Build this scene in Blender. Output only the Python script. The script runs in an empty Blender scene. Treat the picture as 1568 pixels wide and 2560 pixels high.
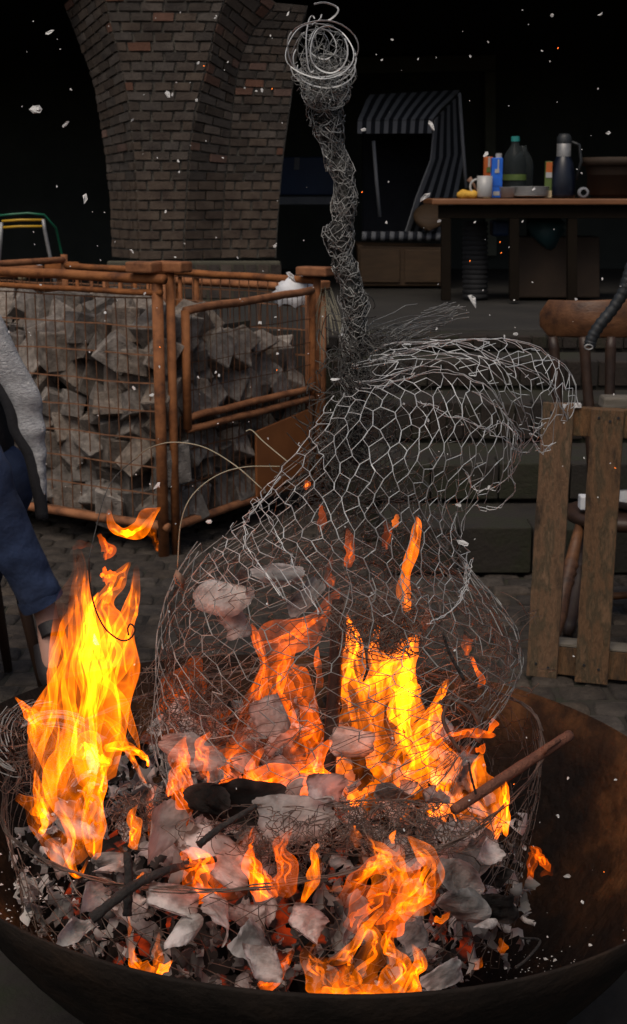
import bpy, bmesh, math, random
import numpy as np
from mathutils import Vector, Matrix, Euler, noise

R = random.Random(7)
C = bpy.context.scene.collection
SC = bpy.context.scene
rad = math.radians

# ------------------------------------------------------------------ camera, sky, sun, exposure
CAMZ, PITCH, FPX = 1.55, rad(13.05), 3450.0
cd = bpy.data.cameras.new('camera')
cam = bpy.data.objects.new('camera', cd); C.objects.link(cam)
cam.location = (0, 0, CAMZ); cam.rotation_euler = (rad(90) - PITCH, 0, 0)
cd.sensor_fit = 'VERTICAL'; cd.sensor_height = 36.0; cd.lens = 36.0 * FPX / 2560.0
cd.clip_start = 0.05; cd.clip_end = 400
cd.dof.use_dof = True; cd.dof.focus_distance = 2.3; cd.dof.aperture_fstop = 15.0
SC.camera = cam

w = bpy.data.worlds.new('World'); SC.world = w; w.use_nodes = True
wn = w.node_tree; bg = wn.nodes['Background']
sky = wn.nodes.new('ShaderNodeTexSky'); sky.sky_type = 'NISHITA'; sky.sun_disc = False
SUN_EL, SUN_ROT = rad(58), rad(200)
sky.sun_elevation = SUN_EL; sky.sun_rotation = SUN_ROT; sky.air_density = 1.0; sky.dust_density = 6.0; sky.ozone_density = 1.0
wn.links.new(sky.outputs[0], bg.inputs['Color']); bg.inputs['Strength'].default_value = 0.10
sl = bpy.data.lights.new('sun', 'SUN'); sl.energy = 1.5; sl.angle = rad(40); sl.color = (1.0, 0.90, 0.77)
so = bpy.data.objects.new('sun', sl); C.objects.link(so)
# direction of the sun in the sky: rotation measured clockwise from +Y
so.rotation_euler = Vector((-math.sin(SUN_ROT) * math.cos(SUN_EL), -math.cos(SUN_ROT) * math.cos(SUN_EL), -math.sin(SUN_EL))).to_track_quat('-Z', 'Y').to_euler()
so.location = (0, -5, 12)
vs = SC.view_settings
vs.view_transform = 'Standard'; vs.look = 'None'; vs.exposure = -0.45; vs.gamma = 1.0; vs.use_curve_mapping = False
SC.render.engine = 'CYCLES'
cy = SC.cycles
cy.use_denoising = True; cy.max_bounces = 6; cy.diffuse_bounces = 3; cy.glossy_bounces = 3
cy.transmission_bounces = 4; cy.transparent_max_bounces = 96; cy.sample_clamp_indirect = 4.0; cy.caustics_reflective = False; cy.caustics_refractive = False

# ------------------------------------------------------------------ measuring helpers
CAM = Vector((0, 0, CAMZ)); FW = Vector((0, math.cos(PITCH), -math.sin(PITCH))); UP = Vector((0, math.sin(PITCH), math.cos(PITCH)))
def ray(px, py):
    return FW + Vector((1, 0, 0)) * ((px - 784) / FPX) + UP * ((1280 - py) / FPX)
def P(px, py, Y):
    r = ray(px, py); return CAM + r * (Y / r.y)
def G(px, py, z=0.0):
    r = ray(px, py); return CAM + r * ((z - CAMZ) / r.z)
def mpp(p):                      # metres per photo pixel at a point
    return (p - CAM).dot(FW) / FPX
def cr(pts, n):                  # Catmull-Rom resample of tuples
    a = [np.array(p, float) for p in pts]; m = len(a)
    if m < 2: return a
    a = [2 * a[0] - a[1]] + a + [2 * a[-1] - a[-2]]
    out = []
    for k in range(n):
        t = k / (n - 1) * (m - 1); i = min(int(t), m - 2); f = t - i
        p0, p1, p2, p3 = a[i:i + 4]
        out.append(0.5 * (2 * p1 + (p2 - p0) * f + (2 * p0 - 5 * p1 + 4 * p2 - p3) * f * f + (3 * p1 - p0 - 3 * p2 + p3) * f ** 3))
    return out
def V(a): return Vector((float(a[0]), float(a[1]), float(a[2])))

# ------------------------------------------------------------------ object helpers
WL = {}
def thing(name, label, cat, loc, group=None):
    o = bpy.data.objects.new(name, None); C.objects.link(o); o.location = loc; o.empty_display_size = 0.05
    WL[o.name] = Vector(loc); o['label'] = label; o['category'] = cat
    if group: o['group'] = group
    return o
def tag(o, label, cat, group=None):
    o['label'] = label; o['category'] = cat
    if group: o['group'] = group
    return o
class MB:
    def __init__(s): s.v = []; s.f = []; s.a = None; s.mi = None
    def quadstrip(s, rows, closed=False, flip=False):
        b = len(s.v); n = len(rows[0])
        for r in rows: s.v.extend(tuple(p) for p in r)
        for i in range(len(rows) - 1):
            for j in range(n if closed else n - 1):
                k = (j + 1) % n
                q = (b + i * n + j, b + i * n + k, b + (i + 1) * n + k, b + (i + 1) * n + j)
                s.f.append(q[::-1] if flip else q)
        return s
    def tube(s, pts, r, n=6, cap=True):
        pts = [Vector(p) for p in pts]; m = len(pts)
        rr = r if isinstance(r, (list, tuple)) else [r] * m
        rows = []; ref = None
        for i, p in enumerate(pts):
            t = (pts[min(i + 1, m - 1)] - pts[max(i - 1, 0)])
            t = t.normalized() if t.length > 1e-9 else Vector((0, 0, 1))
            if ref is None:
                ref = t.orthogonal().normalized()
            else:
                ref = ref - t * ref.dot(t)
                ref = ref.normalized() if ref.length > 1e-6 else t.orthogonal().normalized()
            b2 = t.cross(ref)
            rows.append([p + (ref * math.cos(2 * math.pi * k / n) + b2 * math.sin(2 * math.pi * k / n)) * rr[i] for k in range(n)])
        b = len(s.v); s.quadstrip(rows, True)
        if cap:
            s.f.append(tuple(b + k for k in range(n))[::-1]); e = b + (m - 1) * n; s.f.append(tuple(e + k for k in range(n)))
        return s
    def seg(s, a, b, r):         # thin wire: triangular-section piece, no caps
        t = b - a
        if t.length < 1e-7: return
        t.normalize(); x = t.orthogonal().normalized(); y = t.cross(x); k = len(s.v)
        for p in (a, b):
            for c, d in ((1, 0), (-.5, .866), (-.5, -.866)): s.v.append(tuple(p + x * (r * c) + y * (r * d)))
        s.f += [(k, k + 1, k + 4, k + 3), (k + 1, k + 2, k + 5, k + 4), (k + 2, k, k + 3, k + 5)]
    def wire(s, pts, r):
        for i in range(len(pts) - 1): s.seg(pts[i], pts[i + 1], r)
    def hexa(s, a, b):           # two quads (front ring, back ring) -> closed block
        k = len(s.v); s.v.extend(tuple(p) for p in list(a) + list(b))
        s.f += [(k, k + 1, k + 2, k + 3), (k + 7, k + 6, k + 5, k + 4)] + [(k + i, k + 4 + i, k + 4 + (i + 1) % 4, k + (i + 1) % 4) for i in range(4)]
        return s
    def box(s, c, size, rot=None):
        c = Vector(c); h = Vector(size) / 2; M = rot if rot is not None else Matrix.Identity(3)
        q = lambda z: [c + M @ Vector((x * h.x, y * h.y, z * h.z)) for x, y in ((-1, -1), (1, -1), (1, 1), (-1, 1))]
        return s.hexa(q(1), q(-1))
    def lathe(s, c, prof, n=20):
        c = Vector(c)
        rows = [[c + Vector((r * math.cos(2 * math.pi * k / n), r * math.sin(2 * math.pi * k / n), z)) for k in range(n)] for r, z in prof]
        return s.quadstrip(rows, True)
    def build(s, name, mat, parent=None, smooth=False, kind=None, loc=None, bevel=0, sub=0):
        me = bpy.data.meshes.new(name)
        if parent is not None: base = WL[parent.name]
        elif loc is not None: base = Vector(loc)
        else:
            a = np.array(s.v); base = V(((a[:, 0].min() + a[:, 0].max()) / 2, (a[:, 1].min() + a[:, 1].max()) / 2, a[:, 2].min()))
        me.from_pydata([(p[0] - base.x, p[1] - base.y, p[2] - base.z) for p in s.v], [], s.f)
        mats = mat if isinstance(mat, (list, tuple)) else [mat]
        for m_ in mats: me.materials.append(m_)
        if s.mi: me.polygons.foreach_set('material_index', s.mi)
        if s.a is not None:
            at = me.attributes.new('flame_level', 'FLOAT', 'POINT'); at.data.foreach_set('value', s.a)
        me.polygons.foreach_set('use_smooth', [smooth] * len(me.polygons)); me.update()
        o = bpy.data.objects.new(name, me); C.objects.link(o)
        if parent is not None: o.parent = parent
        else: o.location = base
        WL[o.name] = base.copy()
        if kind: o['kind'] = kind
        if bevel:
            b = o.modifiers.new('bevel', 'BEVEL'); b.width = bevel; b.segments = 2; b.limit_method = 'ANGLE'
        if sub:
            b = o.modifiers.new('sub', 'SUBSURF'); b.levels = sub; b.render_levels = sub
        return o
def inst(name, mesh, parent, loc, rot=(0, 0, 0), scale=(1, 1, 1)):
    o = bpy.data.objects.new(name, mesh); C.objects.link(o)
    if parent is not None: o.parent = parent; loc = Vector(loc) - WL[parent.name]
    o.location = loc; o.rotation_euler = rot; o.scale = scale
    return o

# ------------------------------------------------------------------ materials
def mat(name, cols, scale=8.0, rough=0.7, metal=0.0, bump=0.2, bscale=None, vary=0.0, detail=6, stretch=(1, 1, 1), spec=0.5, pos=(0.3, 0.7), trans=0):
    m = bpy.data.materials.new(name); m.use_nodes = True; nt = m.node_tree; N = nt.nodes; L = nt.links
    b = N['Principled BSDF']; b.inputs['Roughness'].default_value = rough; b.inputs['Metallic'].default_value = metal
    b.inputs['Specular IOR Level'].default_value = spec
    if trans: b.inputs['Transmission Weight'].default_value = trans
    tc = N.new('ShaderNodeTexCoord'); mp = N.new('ShaderNodeMapping'); mp.inputs['Scale'].default_value = stretch
    L.new(tc.outputs['Object'], mp.inputs['Vector'])
    vec = mp.outputs[0]
    oi = N.new('ShaderNodeObjectInfo')
    ad = N.new('ShaderNodeVectorMath'); ad.operation = 'MULTIPLY_ADD'
    cb = N.new('ShaderNodeCombineXYZ')
    for i in range(3): L.new(oi.outputs['Random'], cb.inputs[i])
    L.new(cb.outputs[0], ad.inputs[0]); ad.inputs[1].default_value = (37, 53, 71); L.new(vec, ad.inputs[2]); vec = ad.outputs[0]
    n1 = N.new('ShaderNodeTexNoise'); n1.inputs['Scale'].default_value = scale; n1.inputs['Detail'].default_value = detail; n1.inputs['Roughness'].default_value = 0.62
    L.new(vec, n1.inputs['Vector'])
    rp = N.new('ShaderNodeValToRGB'); L.new(n1.outputs['Fac'], rp.inputs['Fac'])
    e = rp.color_ramp.elements
    k = len(cols)
    while len(e) < k: e.new(0.5)
    for i, c in enumerate(cols):
        e[i].position = pos[0] + (pos[1] - pos[0]) * i / max(1, k - 1); e[i].color = (*c, 1)
    col = rp.outputs[0]
    if vary:
        hs = N.new('ShaderNodeHueSaturation'); L.new(col, hs.inputs['Color'])
        mr = N.new('ShaderNodeMapRange'); L.new(oi.outputs['Random'], mr.inputs['Value']); mr.inputs['To Min'].default_value = 1 - vary; mr.inputs['To Max'].default_value = 1 + vary
        L.new(mr.outputs[0], hs.inputs['Value'])
        m2 = N.new('ShaderNodeMath'); m2.operation = 'FRACT'; m3 = N.new('ShaderNodeMath'); m3.operation = 'MULTIPLY'; m3.inputs[1].default_value = 17.3
        L.new(oi.outputs['Random'], m3.inputs[0]); L.new(m3.outputs[0], m2.inputs[0])
        mr2 = N.new('ShaderNodeMapRange'); L.new(m2.outputs[0], mr2.inputs['Value']); mr2.inputs['To Min'].default_value = 1 - vary * 0.8; mr2.inputs['To Max'].default_value = 1 + vary * 0.5
        L.new(mr2.outputs[0], hs.inputs['Saturation']); col = hs.outputs[0]
    L.new(col, b.inputs['Base Color'])
    if bump:
        n2 = N.new('ShaderNodeTexNoise'); n2.inputs['Scale'].default_value = bscale or scale * 4; n2.inputs['Detail'].default_value = 8
        L.new(vec, n2.inputs['Vector'])
        bp = N.new('ShaderNodeBump'); bp.inputs['Strength'].default_value = bump; bp.inputs['Distance'].default_value = 0.01
        L.new(n2.outputs['Fac'], bp.inputs['Height']); L.new(bp.outputs[0], b.inputs['Normal'])
    return m
M = {}
M['rust_bowl'] = mat('rust_bowl', [(.005, .004, .0035), (.010, .006, .0045), (.030, .013, .006), (.12, .048, .017)], 3.2, .75, .0, .8, 45, detail=13, pos=(.30, .66), spec=.12)
M['soot_steel'] = mat('sooty_steel', [(.008, .0065, .0055), (.017, .0125, .010), (.030, .019, .013)], 7, .8, .0, .5, 60, detail=9, spec=.12)
M['silver'] = mat('silver_wire', [(.50, .51, .51), (.70, .71, .71)], 40, .5, .2, 0)
M['wire_dull'] = mat('dull_wire', [(.13, .13, .125), (.36, .36, .345)], 30, .6, .1, 0)
M['wire_burnt'] = mat('burnt_wire', [(.05, .035, .028), (.20, .14, .11)], 25, .6, .3, 0)
M['wire_dark'] = mat('dark_wire', [(.022, .022, .020), (.085, .083, .077)], 30, .7, .1, 0)
def paper_mat(name, c0, c1, rim, var):
    m = bpy.data.materials.new(name); m.use_nodes = True; nt = m.node_tree; N = nt.nodes; L = nt.links
    p = N['Principled BSDF']; p.inputs['Roughness'].default_value = .85; p.inputs['Specular IOR Level'].default_value = .2
    tc = N.new('ShaderNodeTexCoord'); oi = N.new('ShaderNodeObjectInfo')
    va = N.new('ShaderNodeVectorMath'); va.operation = 'ADD'; L.new(tc.outputs['Object'], va.inputs[0]); L.new(oi.outputs['Location'], va.inputs[1])
    n = N.new('ShaderNodeTexNoise'); n.inputs['Scale'].default_value = 1.3; n.inputs['Detail'].default_value = 5; n.inputs['Roughness'].default_value = .6; L.new(va.outputs[0], n.inputs['Vector'])
    r = N.new('ShaderNodeValToRGB'); e = r.color_ramp.elements; e[0].position = .36; e[0].color = (*c0, 1); e[1].position = .56; e[1].color = (*c1, 1); L.new(n.outputs['Fac'], r.inputs['Fac'])
    at = N.new('ShaderNodeAttribute'); at.attribute_name = 'char_rim'
    mx = N.new('ShaderNodeMix'); mx.data_type = 'RGBA'; L.new(at.outputs['Fac'], mx.inputs['Factor']); L.new(r.outputs[0], mx.inputs['A']); mx.inputs['B'].default_value = (*rim, 1)
    hs = N.new('ShaderNodeHueSaturation'); mr = N.new('ShaderNodeMapRange'); L.new(oi.outputs['Random'], mr.inputs['Value']); mr.inputs['To Min'].default_value = 1 - var; mr.inputs['To Max'].default_value = 1 + var
    L.new(mr.outputs[0], hs.inputs['Value']); L.new(mx.outputs['Result'], hs.inputs['Color']); L.new(hs.outputs[0], p.inputs['Base Color'])
    n2 = N.new('ShaderNodeTexNoise'); n2.inputs['Scale'].default_value = 7; n2.inputs['Detail'].default_value = 5; L.new(va.outputs[0], n2.inputs['Vector'])
    bp = N.new('ShaderNodeBump'); bp.inputs['Strength'].default_value = .22; bp.inputs['Distance'].default_value = .03; L.new(n2.outputs['Fac'], bp.inputs['Height']); L.new(bp.outputs[0], p.inputs['Normal'])
    tl = N.new('ShaderNodeBsdfTranslucent'); L.new(hs.outputs[0], tl.inputs['Color'])
    ms = N.new('ShaderNodeMixShader'); ms.inputs[0].default_value = .42; L.new(p.outputs[0], ms.inputs[1]); L.new(tl.outputs[0], ms.inputs[2]); L.new(ms.outputs[0], N['Material Output'].inputs['Surface'])
    return m
M['paper'] = paper_mat('burnt_paper', (.33, .295, .275), (.72, .675, .65), (.10, .06, .045), .35)
M['paper_grey'] = paper_mat('grey_ash_paper', (.10, .095, .09), (.31, .30, .29), (.50, .49, .48), .5)
M['paper_black'] = paper_mat('charred_paper', (.006, .006, .006), (.022, .018, .016), (.09, .08, .075), .4)
M['glow_debris'] = None
M['ash'] = mat('white_ash', [(.45, .44, .43), (.78, .78, .77)], 60, .9, 0, .2)
M['ember'] = mat('brown_ash', [(.12, .05, .025), (.35, .2, .12)], 60, .9, 0, .2)
M['brick'] = mat('pillar_brick', [(.031, .021, .017), (.055, .041, .032), (.075, .058, .046)], 9, .9, 0, .5, 90, vary=.42, pos=(.3, .7))
M['brick_red'] = mat('red_brick', [(.085, .040, .026), (.125, .06, .04)], 9, .9, 0, .5, 90, vary=.3)
M['mortar'] = mat('mortar', [(.08, .073, .062), (.135, .123, .106)], 14, .95, 0, .4, 80)
M['plinth'] = mat('plinth_stone', [(.05, .048, .034), (.10, .09, .065)], 5, .95, 0, .4, 60)
M['step_brick'] = mat('step_brick', [(.010, .007, .005), (.020, .013, .009), (.014, .015, .006)], 5, .9, 0, .5, 70, vary=.35)
M['step'] = mat('step_stone', [(.010, .008, .006), (.019, .015, .011), (.017, .018, .007), (.028, .022, .016)], 3.2, .9, 0, .5, 50, pos=(.3, .72))
M['floor'] = mat('terrace_floor', [(.012, .011, .010), (.030, .027, .023)], 2.2, .85, 0, .3, 40)
M['dirt'] = mat('ground_dirt', [(.012, .009, .007), (.026, .021, .016), (.018, .022, .008)], 6, .95, 0, .5, 40)
M['paver'] = mat('paving_stone', [(.018, .013, .010), (.040, .030, .022), (.075, .058, .044)], 14, .85, 0, .8, 60, vary=.3)
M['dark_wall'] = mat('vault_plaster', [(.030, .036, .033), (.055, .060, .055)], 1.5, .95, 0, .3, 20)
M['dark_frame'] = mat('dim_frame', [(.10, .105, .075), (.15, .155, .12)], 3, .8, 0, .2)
M['crate'] = mat('orange_steel', [(.05, .018, .008), (.20, .068, .019), (.31, .115, .036)], 12, .8, .0, .35, 50, vary=.08, pos=(.25, .6))
M['crate_rust'] = mat('rusty_wire', [(.09, .038, .018), (.22, .095, .04)], 30, .75, .1, 0)
M['plate'] = mat('orange_plate', [(.22, .075, .022), (.30, .105, .03)], 6, .6, 0, .1)
M['cobble'] = mat('granite', [(.09, .074, .062), (.20, .168, .142), (.34, .295, .255)], 3.5, .9, 0, 1.0, 22, vary=.38, pos=(.28, .72))
M['pallet'] = mat('pallet_wood', [(.030, .019, .011), (.085, .048, .024), (.125, .068, .034), (.060, .042, .022), (.150, .088, .048)], 3.0, .9, 0, .7, 30, vary=.25, stretch=(6, 6, 1.6), pos=(.33, .66), detail=9)
M['pallet_pale'] = mat('pallet_pale', [(.10, .085, .065), (.17, .15, .125)], 8, .9, 0, .3, 30, stretch=(1, 8, 8))
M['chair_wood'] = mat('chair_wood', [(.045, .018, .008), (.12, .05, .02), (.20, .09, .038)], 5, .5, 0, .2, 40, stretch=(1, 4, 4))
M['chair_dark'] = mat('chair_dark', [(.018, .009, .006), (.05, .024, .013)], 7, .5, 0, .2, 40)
M['black'] = mat('black_rubber', [(.010, .012, .014), (.022, .026, .03)], 20, .5, 0, .1)
M['white'] = mat('white_plastic', [(.62, .64, .68), (.78, .79, .82)], 12, .6, 0, .3, 25)
M['white_china'] = mat('white_china', [(.38, .38, .38), (.46, .46, .455)], 6, .3, 0, 0)
M['cardigan'] = mat('grey_wool', [(.27, .275, .29), (.43, .435, .45), (.58, .585, .60)], 60, .95, 0, 1.0, 150, stretch=(1, 1, 2.5))
M['shirt'] = mat('dark_shirt', [(.007, .007, .009), (.014, .014, .018)], 12, .9, 0, .3, 120)
M['jeans'] = mat('denim', [(.008, .015, .040), (.022, .042, .105)], 7, .95, 0, .9, 22, vary=0)
M['skin'] = mat('skin', [(.36, .19, .14), (.44, .24, .18)], 12, .55, 0, .1)
M['hair'] = mat('hair', [(.02, .013, .009), (.05, .03, .02)], 40, .6, 0, .3)
M['shoe'] = mat('dark_shoe', [(.008, .006, .007), (.018, .013, .013)], 14, .6, 0, .2)
M['rod'] = mat('iron_rod', [(.015, .008, .006), (.06, .028, .018)], 20, .75, .2, .3, 90)
M['stick'] = mat('bare_stick', [(.10, .035, .02), (.20, .075, .04)], 14, .8, 0, .5, 60, stretch=(3, 3, 3))
M['charcoal'] = mat('charred_twig', [(.006, .005, .005), (.03, .025, .022)], 30, .9, 0, .8, 90)
M['dry'] = mat('dry_grass', [(.22, .20, .13), (.38, .35, .26)], 12, .8, 0, 0)
M['leaf'] = mat('dry_leaf', [(.16, .085, .05), (.28, .16, .11)], 20, .8, 0, .3)
M['cloth_pale'] = mat('canvas_pale', [(.17, .18, .20), (.22, .23, .25)], 8, .9, 0, .2, 80)
M['cloth_navy'] = mat('canvas_navy', [(.008, .010, .016), (.014, .017, .026)], 8, .9, 0, .2, 80)
M['basket'] = mat('brown_wood', [(.05, .028, .012), (.085, .048, .022)], 6, .7, 0, .2, 50, stretch=(1, 1, 6))
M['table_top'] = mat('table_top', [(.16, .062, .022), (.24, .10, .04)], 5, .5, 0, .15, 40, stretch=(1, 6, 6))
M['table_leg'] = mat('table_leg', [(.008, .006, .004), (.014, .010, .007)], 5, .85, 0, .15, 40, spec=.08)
M['orange_pack'] = mat('orange_carton', [(.42, .085, .012), (.50, .14, .03)], 4, .5, 0, 0)
M['cream_pack'] = mat('cream_carton', [(.62, .50, .28), (.70, .58, .36)], 4, .5, 0, 0)
M['blue_pack'] = mat('blue_carton', [(.01, .10, .55), (.02, .16, .70)], 4, .45, 0, 0)
M['green_pack'] = mat('green_carton', [(.06, .11, .02), (.13, .17, .045)], 6, .5, 0, 0)
M['teal'] = mat('teal_plastic', [(.02, .20, .19), (.03, .28, .26)], 6, .4, 0, 0)
M['teal_dim'] = mat('teal_bag', [(.010, .04, .048), (.016, .055, .06)], 5, .6, 0, .5, 12)
M['steel'] = mat('brushed_steel', [(.22, .22, .22), (.32, .32, .32)], 10, .45, .4, 0)
M['navy_flask'] = mat('navy_flask', [(.003, .005, .012), (.006, .009, .020)], 8, .3, 0, 0)
M['yellow'] = mat('yellow_cloth', [(.55, .30, .03), (.72, .42, .06)], 20, .8, 0, .4)
M['yellow_bar'] = mat('yellow_paint', [(.42, .24, .01), (.55, .33, .02)], 10, .5, 0, 0)
M['green_tube'] = mat('green_tube', [(.005, .09, .045), (.01, .14, .07)], 10, .4, 0, 0)
M['pot'] = mat('terracotta', [(.022, .012, .006), (.036, .020, .010)], 6, .8, 0, .2)
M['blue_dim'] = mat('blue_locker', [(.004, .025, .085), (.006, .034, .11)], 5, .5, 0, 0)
M['moss'] = mat('moss_grass', [(.03, .05, .012), (.06, .09, .02)], 20, .9, 0, 0, vary=.3)
M['wicker'] = mat('grey_wicker', [(.014, .014, .015), (.028, .028, .030)], 10, .8, 0, .3)

def glass_mat():
    m = bpy.data.materials.new('clear_plastic'); m.use_nodes = True; b = m.node_tree.nodes['Principled BSDF']
    b.inputs['Base Color'].default_value = (.42, .50, .52, 1); b.inputs['Roughness'].default_value = .08; b.inputs['Transmission Weight'].default_value = .95; b.inputs['IOR'].default_value = 1.12
    n = m.node_tree.nodes.new('ShaderNodeTexNoise'); n.inputs['Scale'].default_value = 30
    bp = m.node_tree.nodes.new('ShaderNodeBump'); bp.inputs['Strength'].default_value = .2
    m.node_tree.links.new(n.outputs['Fac'], bp.inputs['Height']); m.node_tree.links.new(bp.outputs[0], b.inputs['Normal'])
    return m
M['glass'] = glass_mat()

def flame_mat(name, gain, col, sc=(13, 13, 5.5)):
    """a thin glowing gas sheet: adds its light to what is behind it; ridges are the folds of the flame front"""
    m = bpy.data.materials.new(name); m.use_nodes = True; nt = m.node_tree; N = nt.nodes; L = nt.links
    N.remove(N['Principled BSDF'])
    out = N['Material Output']; tr = N.new('ShaderNodeBsdfTransparent'); em = N.new('ShaderNodeEmission'); ad = N.new('ShaderNodeAddShader')
    em.inputs['Color'].default_value = (*col, 1)
    L.new(tr.outputs[0], ad.inputs[0]); L.new(em.outputs[0], ad.inputs[1]); L.new(ad.outputs[0], out.inputs['Surface'])
    tc = N.new('ShaderNodeTexCoord'); mp = N.new('ShaderNodeMapping'); mp.inputs['Scale'].default_value = sc
    L.new(tc.outputs['Object'], mp.inputs['Vector'])
    n1 = N.new('ShaderNodeTexNoise'); n1.inputs['Scale'].default_value = 1.0; n1.inputs['Detail'].default_value = 2.5; n1.inputs['Distortion'].default_value = 1.6
    L.new(mp.outputs[0], n1.inputs['Vector'])
    def math_(op, a, b=None, c=None):
        k = N.new('ShaderNodeMath'); k.operation = op
        for i, x in enumerate((a, b, c)):
            if x is None: continue
            if isinstance(x, (int, float)): k.inputs[i].default_value = x
            else: L.new(x, k.inputs[i])
        return k.outputs[0]
    r1 = math_('MULTIPLY_ADD', n1.outputs['Fac'], 2.0, -1.0); r1 = math_('ABSOLUTE', r1); r1 = math_('SUBTRACT', 1.0, r1); ridge = math_('POWER', r1, 9.0)
    n2 = N.new('ShaderNodeTexNoise'); n2.inputs['Scale'].default_value = .55; n2.inputs['Detail'].default_value = 2; L.new(mp.outputs[0], n2.inputs['Vector'])
    patch = math_('SMOOTH_MIN', math_('MAXIMUM', math_('MULTIPLY_ADD', n2.outputs['Fac'], 4.4, -1.70), 0.02), 1.3, .3)
    lw = N.new('ShaderNodeLayerWeight'); lw.inputs['Blend'].default_value = .5
    edge = math_('POWER', lw.outputs['Facing'], 2.2)
    at = N.new('ShaderNodeAttribute'); at.attribute_name = 'flame_level'
    s = math_('MULTIPLY_ADD', edge, .95, .13); s = math_('MULTIPLY_ADD', ridge, 1.05, s)
    soft = math_('MINIMUM', math_('MULTIPLY', math_('SUBTRACT', 1.0, lw.outputs['Facing']), 3.2), 1.0); s = math_('MULTIPLY', s, soft)
    s = math_('MULTIPLY', s, patch); s = math_('MULTIPLY', s, at.outputs['Fac']); s = math_('MULTIPLY', s, gain)
    L.new(s, em.inputs['Strength'])
    return m
M['flame'] = flame_mat('flame_gas', 2.6, (1.0, .168, .0012))
M['flame_red'] = flame_mat('flame_dim_gas', 1.20, (1.0, .125, .0010), (10, 10, 5))
def glow_mat(name, col, s):
    m = bpy.data.materials.new(name); m.use_nodes = True; b = m.node_tree.nodes['Principled BSDF']
    b.inputs['Base Color'].default_value = (.02, .01, .01, 1)
    n = m.node_tree.nodes.new('ShaderNodeTexNoise'); n.inputs['Scale'].default_value = 80
    mr = m.node_tree.nodes.new('ShaderNodeMapRange'); mr.inputs['To Min'].default_value = s * .4; mr.inputs['To Max'].default_value = s * 1.6
    m.node_tree.links.new(n.outputs['Fac'], mr.inputs['Value']); m.node_tree.links.new(mr.outputs[0], b.inputs['Emission Strength'])
    b.inputs['Emission Color'].default_value = (*col, 1)
    return m
def ember_bed():
    m = bpy.data.materials.new('ember_bed'); m.use_nodes = True; N = m.node_tree.nodes; L = m.node_tree.links; b = N['Principled BSDF']
    b.inputs['Base Color'].default_value = (.02, .015, .013, 1); b.inputs['Roughness'].default_value = .9
    tc = N.new('ShaderNodeTexCoord'); n = N.new('ShaderNodeTexNoise'); n.inputs['Scale'].default_value = 16; n.inputs['Detail'].default_value = 8; L.new(tc.outputs['Object'], n.inputs['Vector'])
    mr = N.new('ShaderNodeMapRange'); mr.inputs['From Min'].default_value = .50; mr.inputs['From Max'].default_value = .74; mr.inputs['To Max'].default_value = .55; L.new(n.outputs['Fac'], mr.inputs['Value'])
    L.new(mr.outputs[0], b.inputs['Emission Strength']); b.inputs['Emission Color'].default_value = (1, .075, .006, 1)
    bp = N.new('ShaderNodeBump'); bp.inputs['Strength'].default_value = 1; L.new(n.outputs['Fac'], bp.inputs['Height']); L.new(bp.outputs[0], b.inputs['Normal'])
    return m
M['ember_bed'] = ember_bed()
M['spark'] = glow_mat('glowing_ember', (1, .2, .02), 2.2)

# ================================================================== LARGE STRUCTURE
# ground: one wide sheet, with a cut for nothing; pavers on top
mb = MB(); mb.quadstrip([[(-60, -60, -.012), (60, -60, -.012)], [(-60, 60, -.012), (60, 60, -.012)]])
ground = mb.build('ground', M['dirt'], kind='structure', loc=(0, 0, -.012))
def paver_mesh(seed):
    rr = random.Random(seed); b = MB(); n = 8
    prof = [(.98, -.03), (1.0, -.004), (.86, .004), (.45, .0075)]
    rows = []
    sq = [(-1, -.1), (-.95, -.95), (0, -1), (.95, -.95), (1, .1), (.93, .95), (0, 1), (-.94, .96)]
    jj = [(x + rr.uniform(-.07, .07), y + rr.uniform(-.07, .07)) for x, y in sq]
    for s_, z in prof: rows.append([Vector((x * s_ * .075, y * s_ * .06, z + rr.uniform(-.002, .002))) for x, y in jj])
    b.quadstrip(rows, True); b.f.append(tuple(range(24, 32)))
    me = bpy.data.meshes.new('paving_stone'); me.from_pydata([tuple(p) for p in b.v], [], b.f); me.materials.append(M['paver'])
    me.polygons.foreach_set('use_smooth', [True] * len(me.polygons)); return me
PV = [paver_mesh(i) for i in range(7)]
spots = []
for j in range(34):
    y = 2.75 + j * .128
    for i in range(-17, 18):
        x = i * .157 + (.078 if j % 2 else 0) + R.uniform(-.008, .008)
        spots.append((x, y + R.uniform(-.008, .008)))
def seen_rank(p):
    x, y = p; d = y
    pen = 0 if (x > .25 or x < -.5) else 1.2
    if abs(x) > .26 * y + .12: pen += 6
    return d + pen
spots.sort(key=seen_rank)
for k, (x, y) in enumerate(spots[:290]):
    inst('paving_stone', PV[k % 7], ground, (x, y, -.006 + R.uniform(-.004, .004)), (R.uniform(-.04, .04), R.uniform(-.04, .04), R.choice((0, math.pi)) + R.uniform(-.05, .05)), (R.uniform(.93, 1.02), R.uniform(.93, 1.02), 1))
mb = MB()
for k, (x, y) in enumerate(spots[290:]):
    a = len(mb.v); me = PV[k % 7]
    for v in me.vertices: mb.v.append((v.co.x + x, v.co.y + y, v.co.z - .006))
    for p in me.polygons: mb.f.append(tuple(a + q for q in p.vertices))
mb.build('paving', M['paver'], ground, True, kind='stuff')

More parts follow.
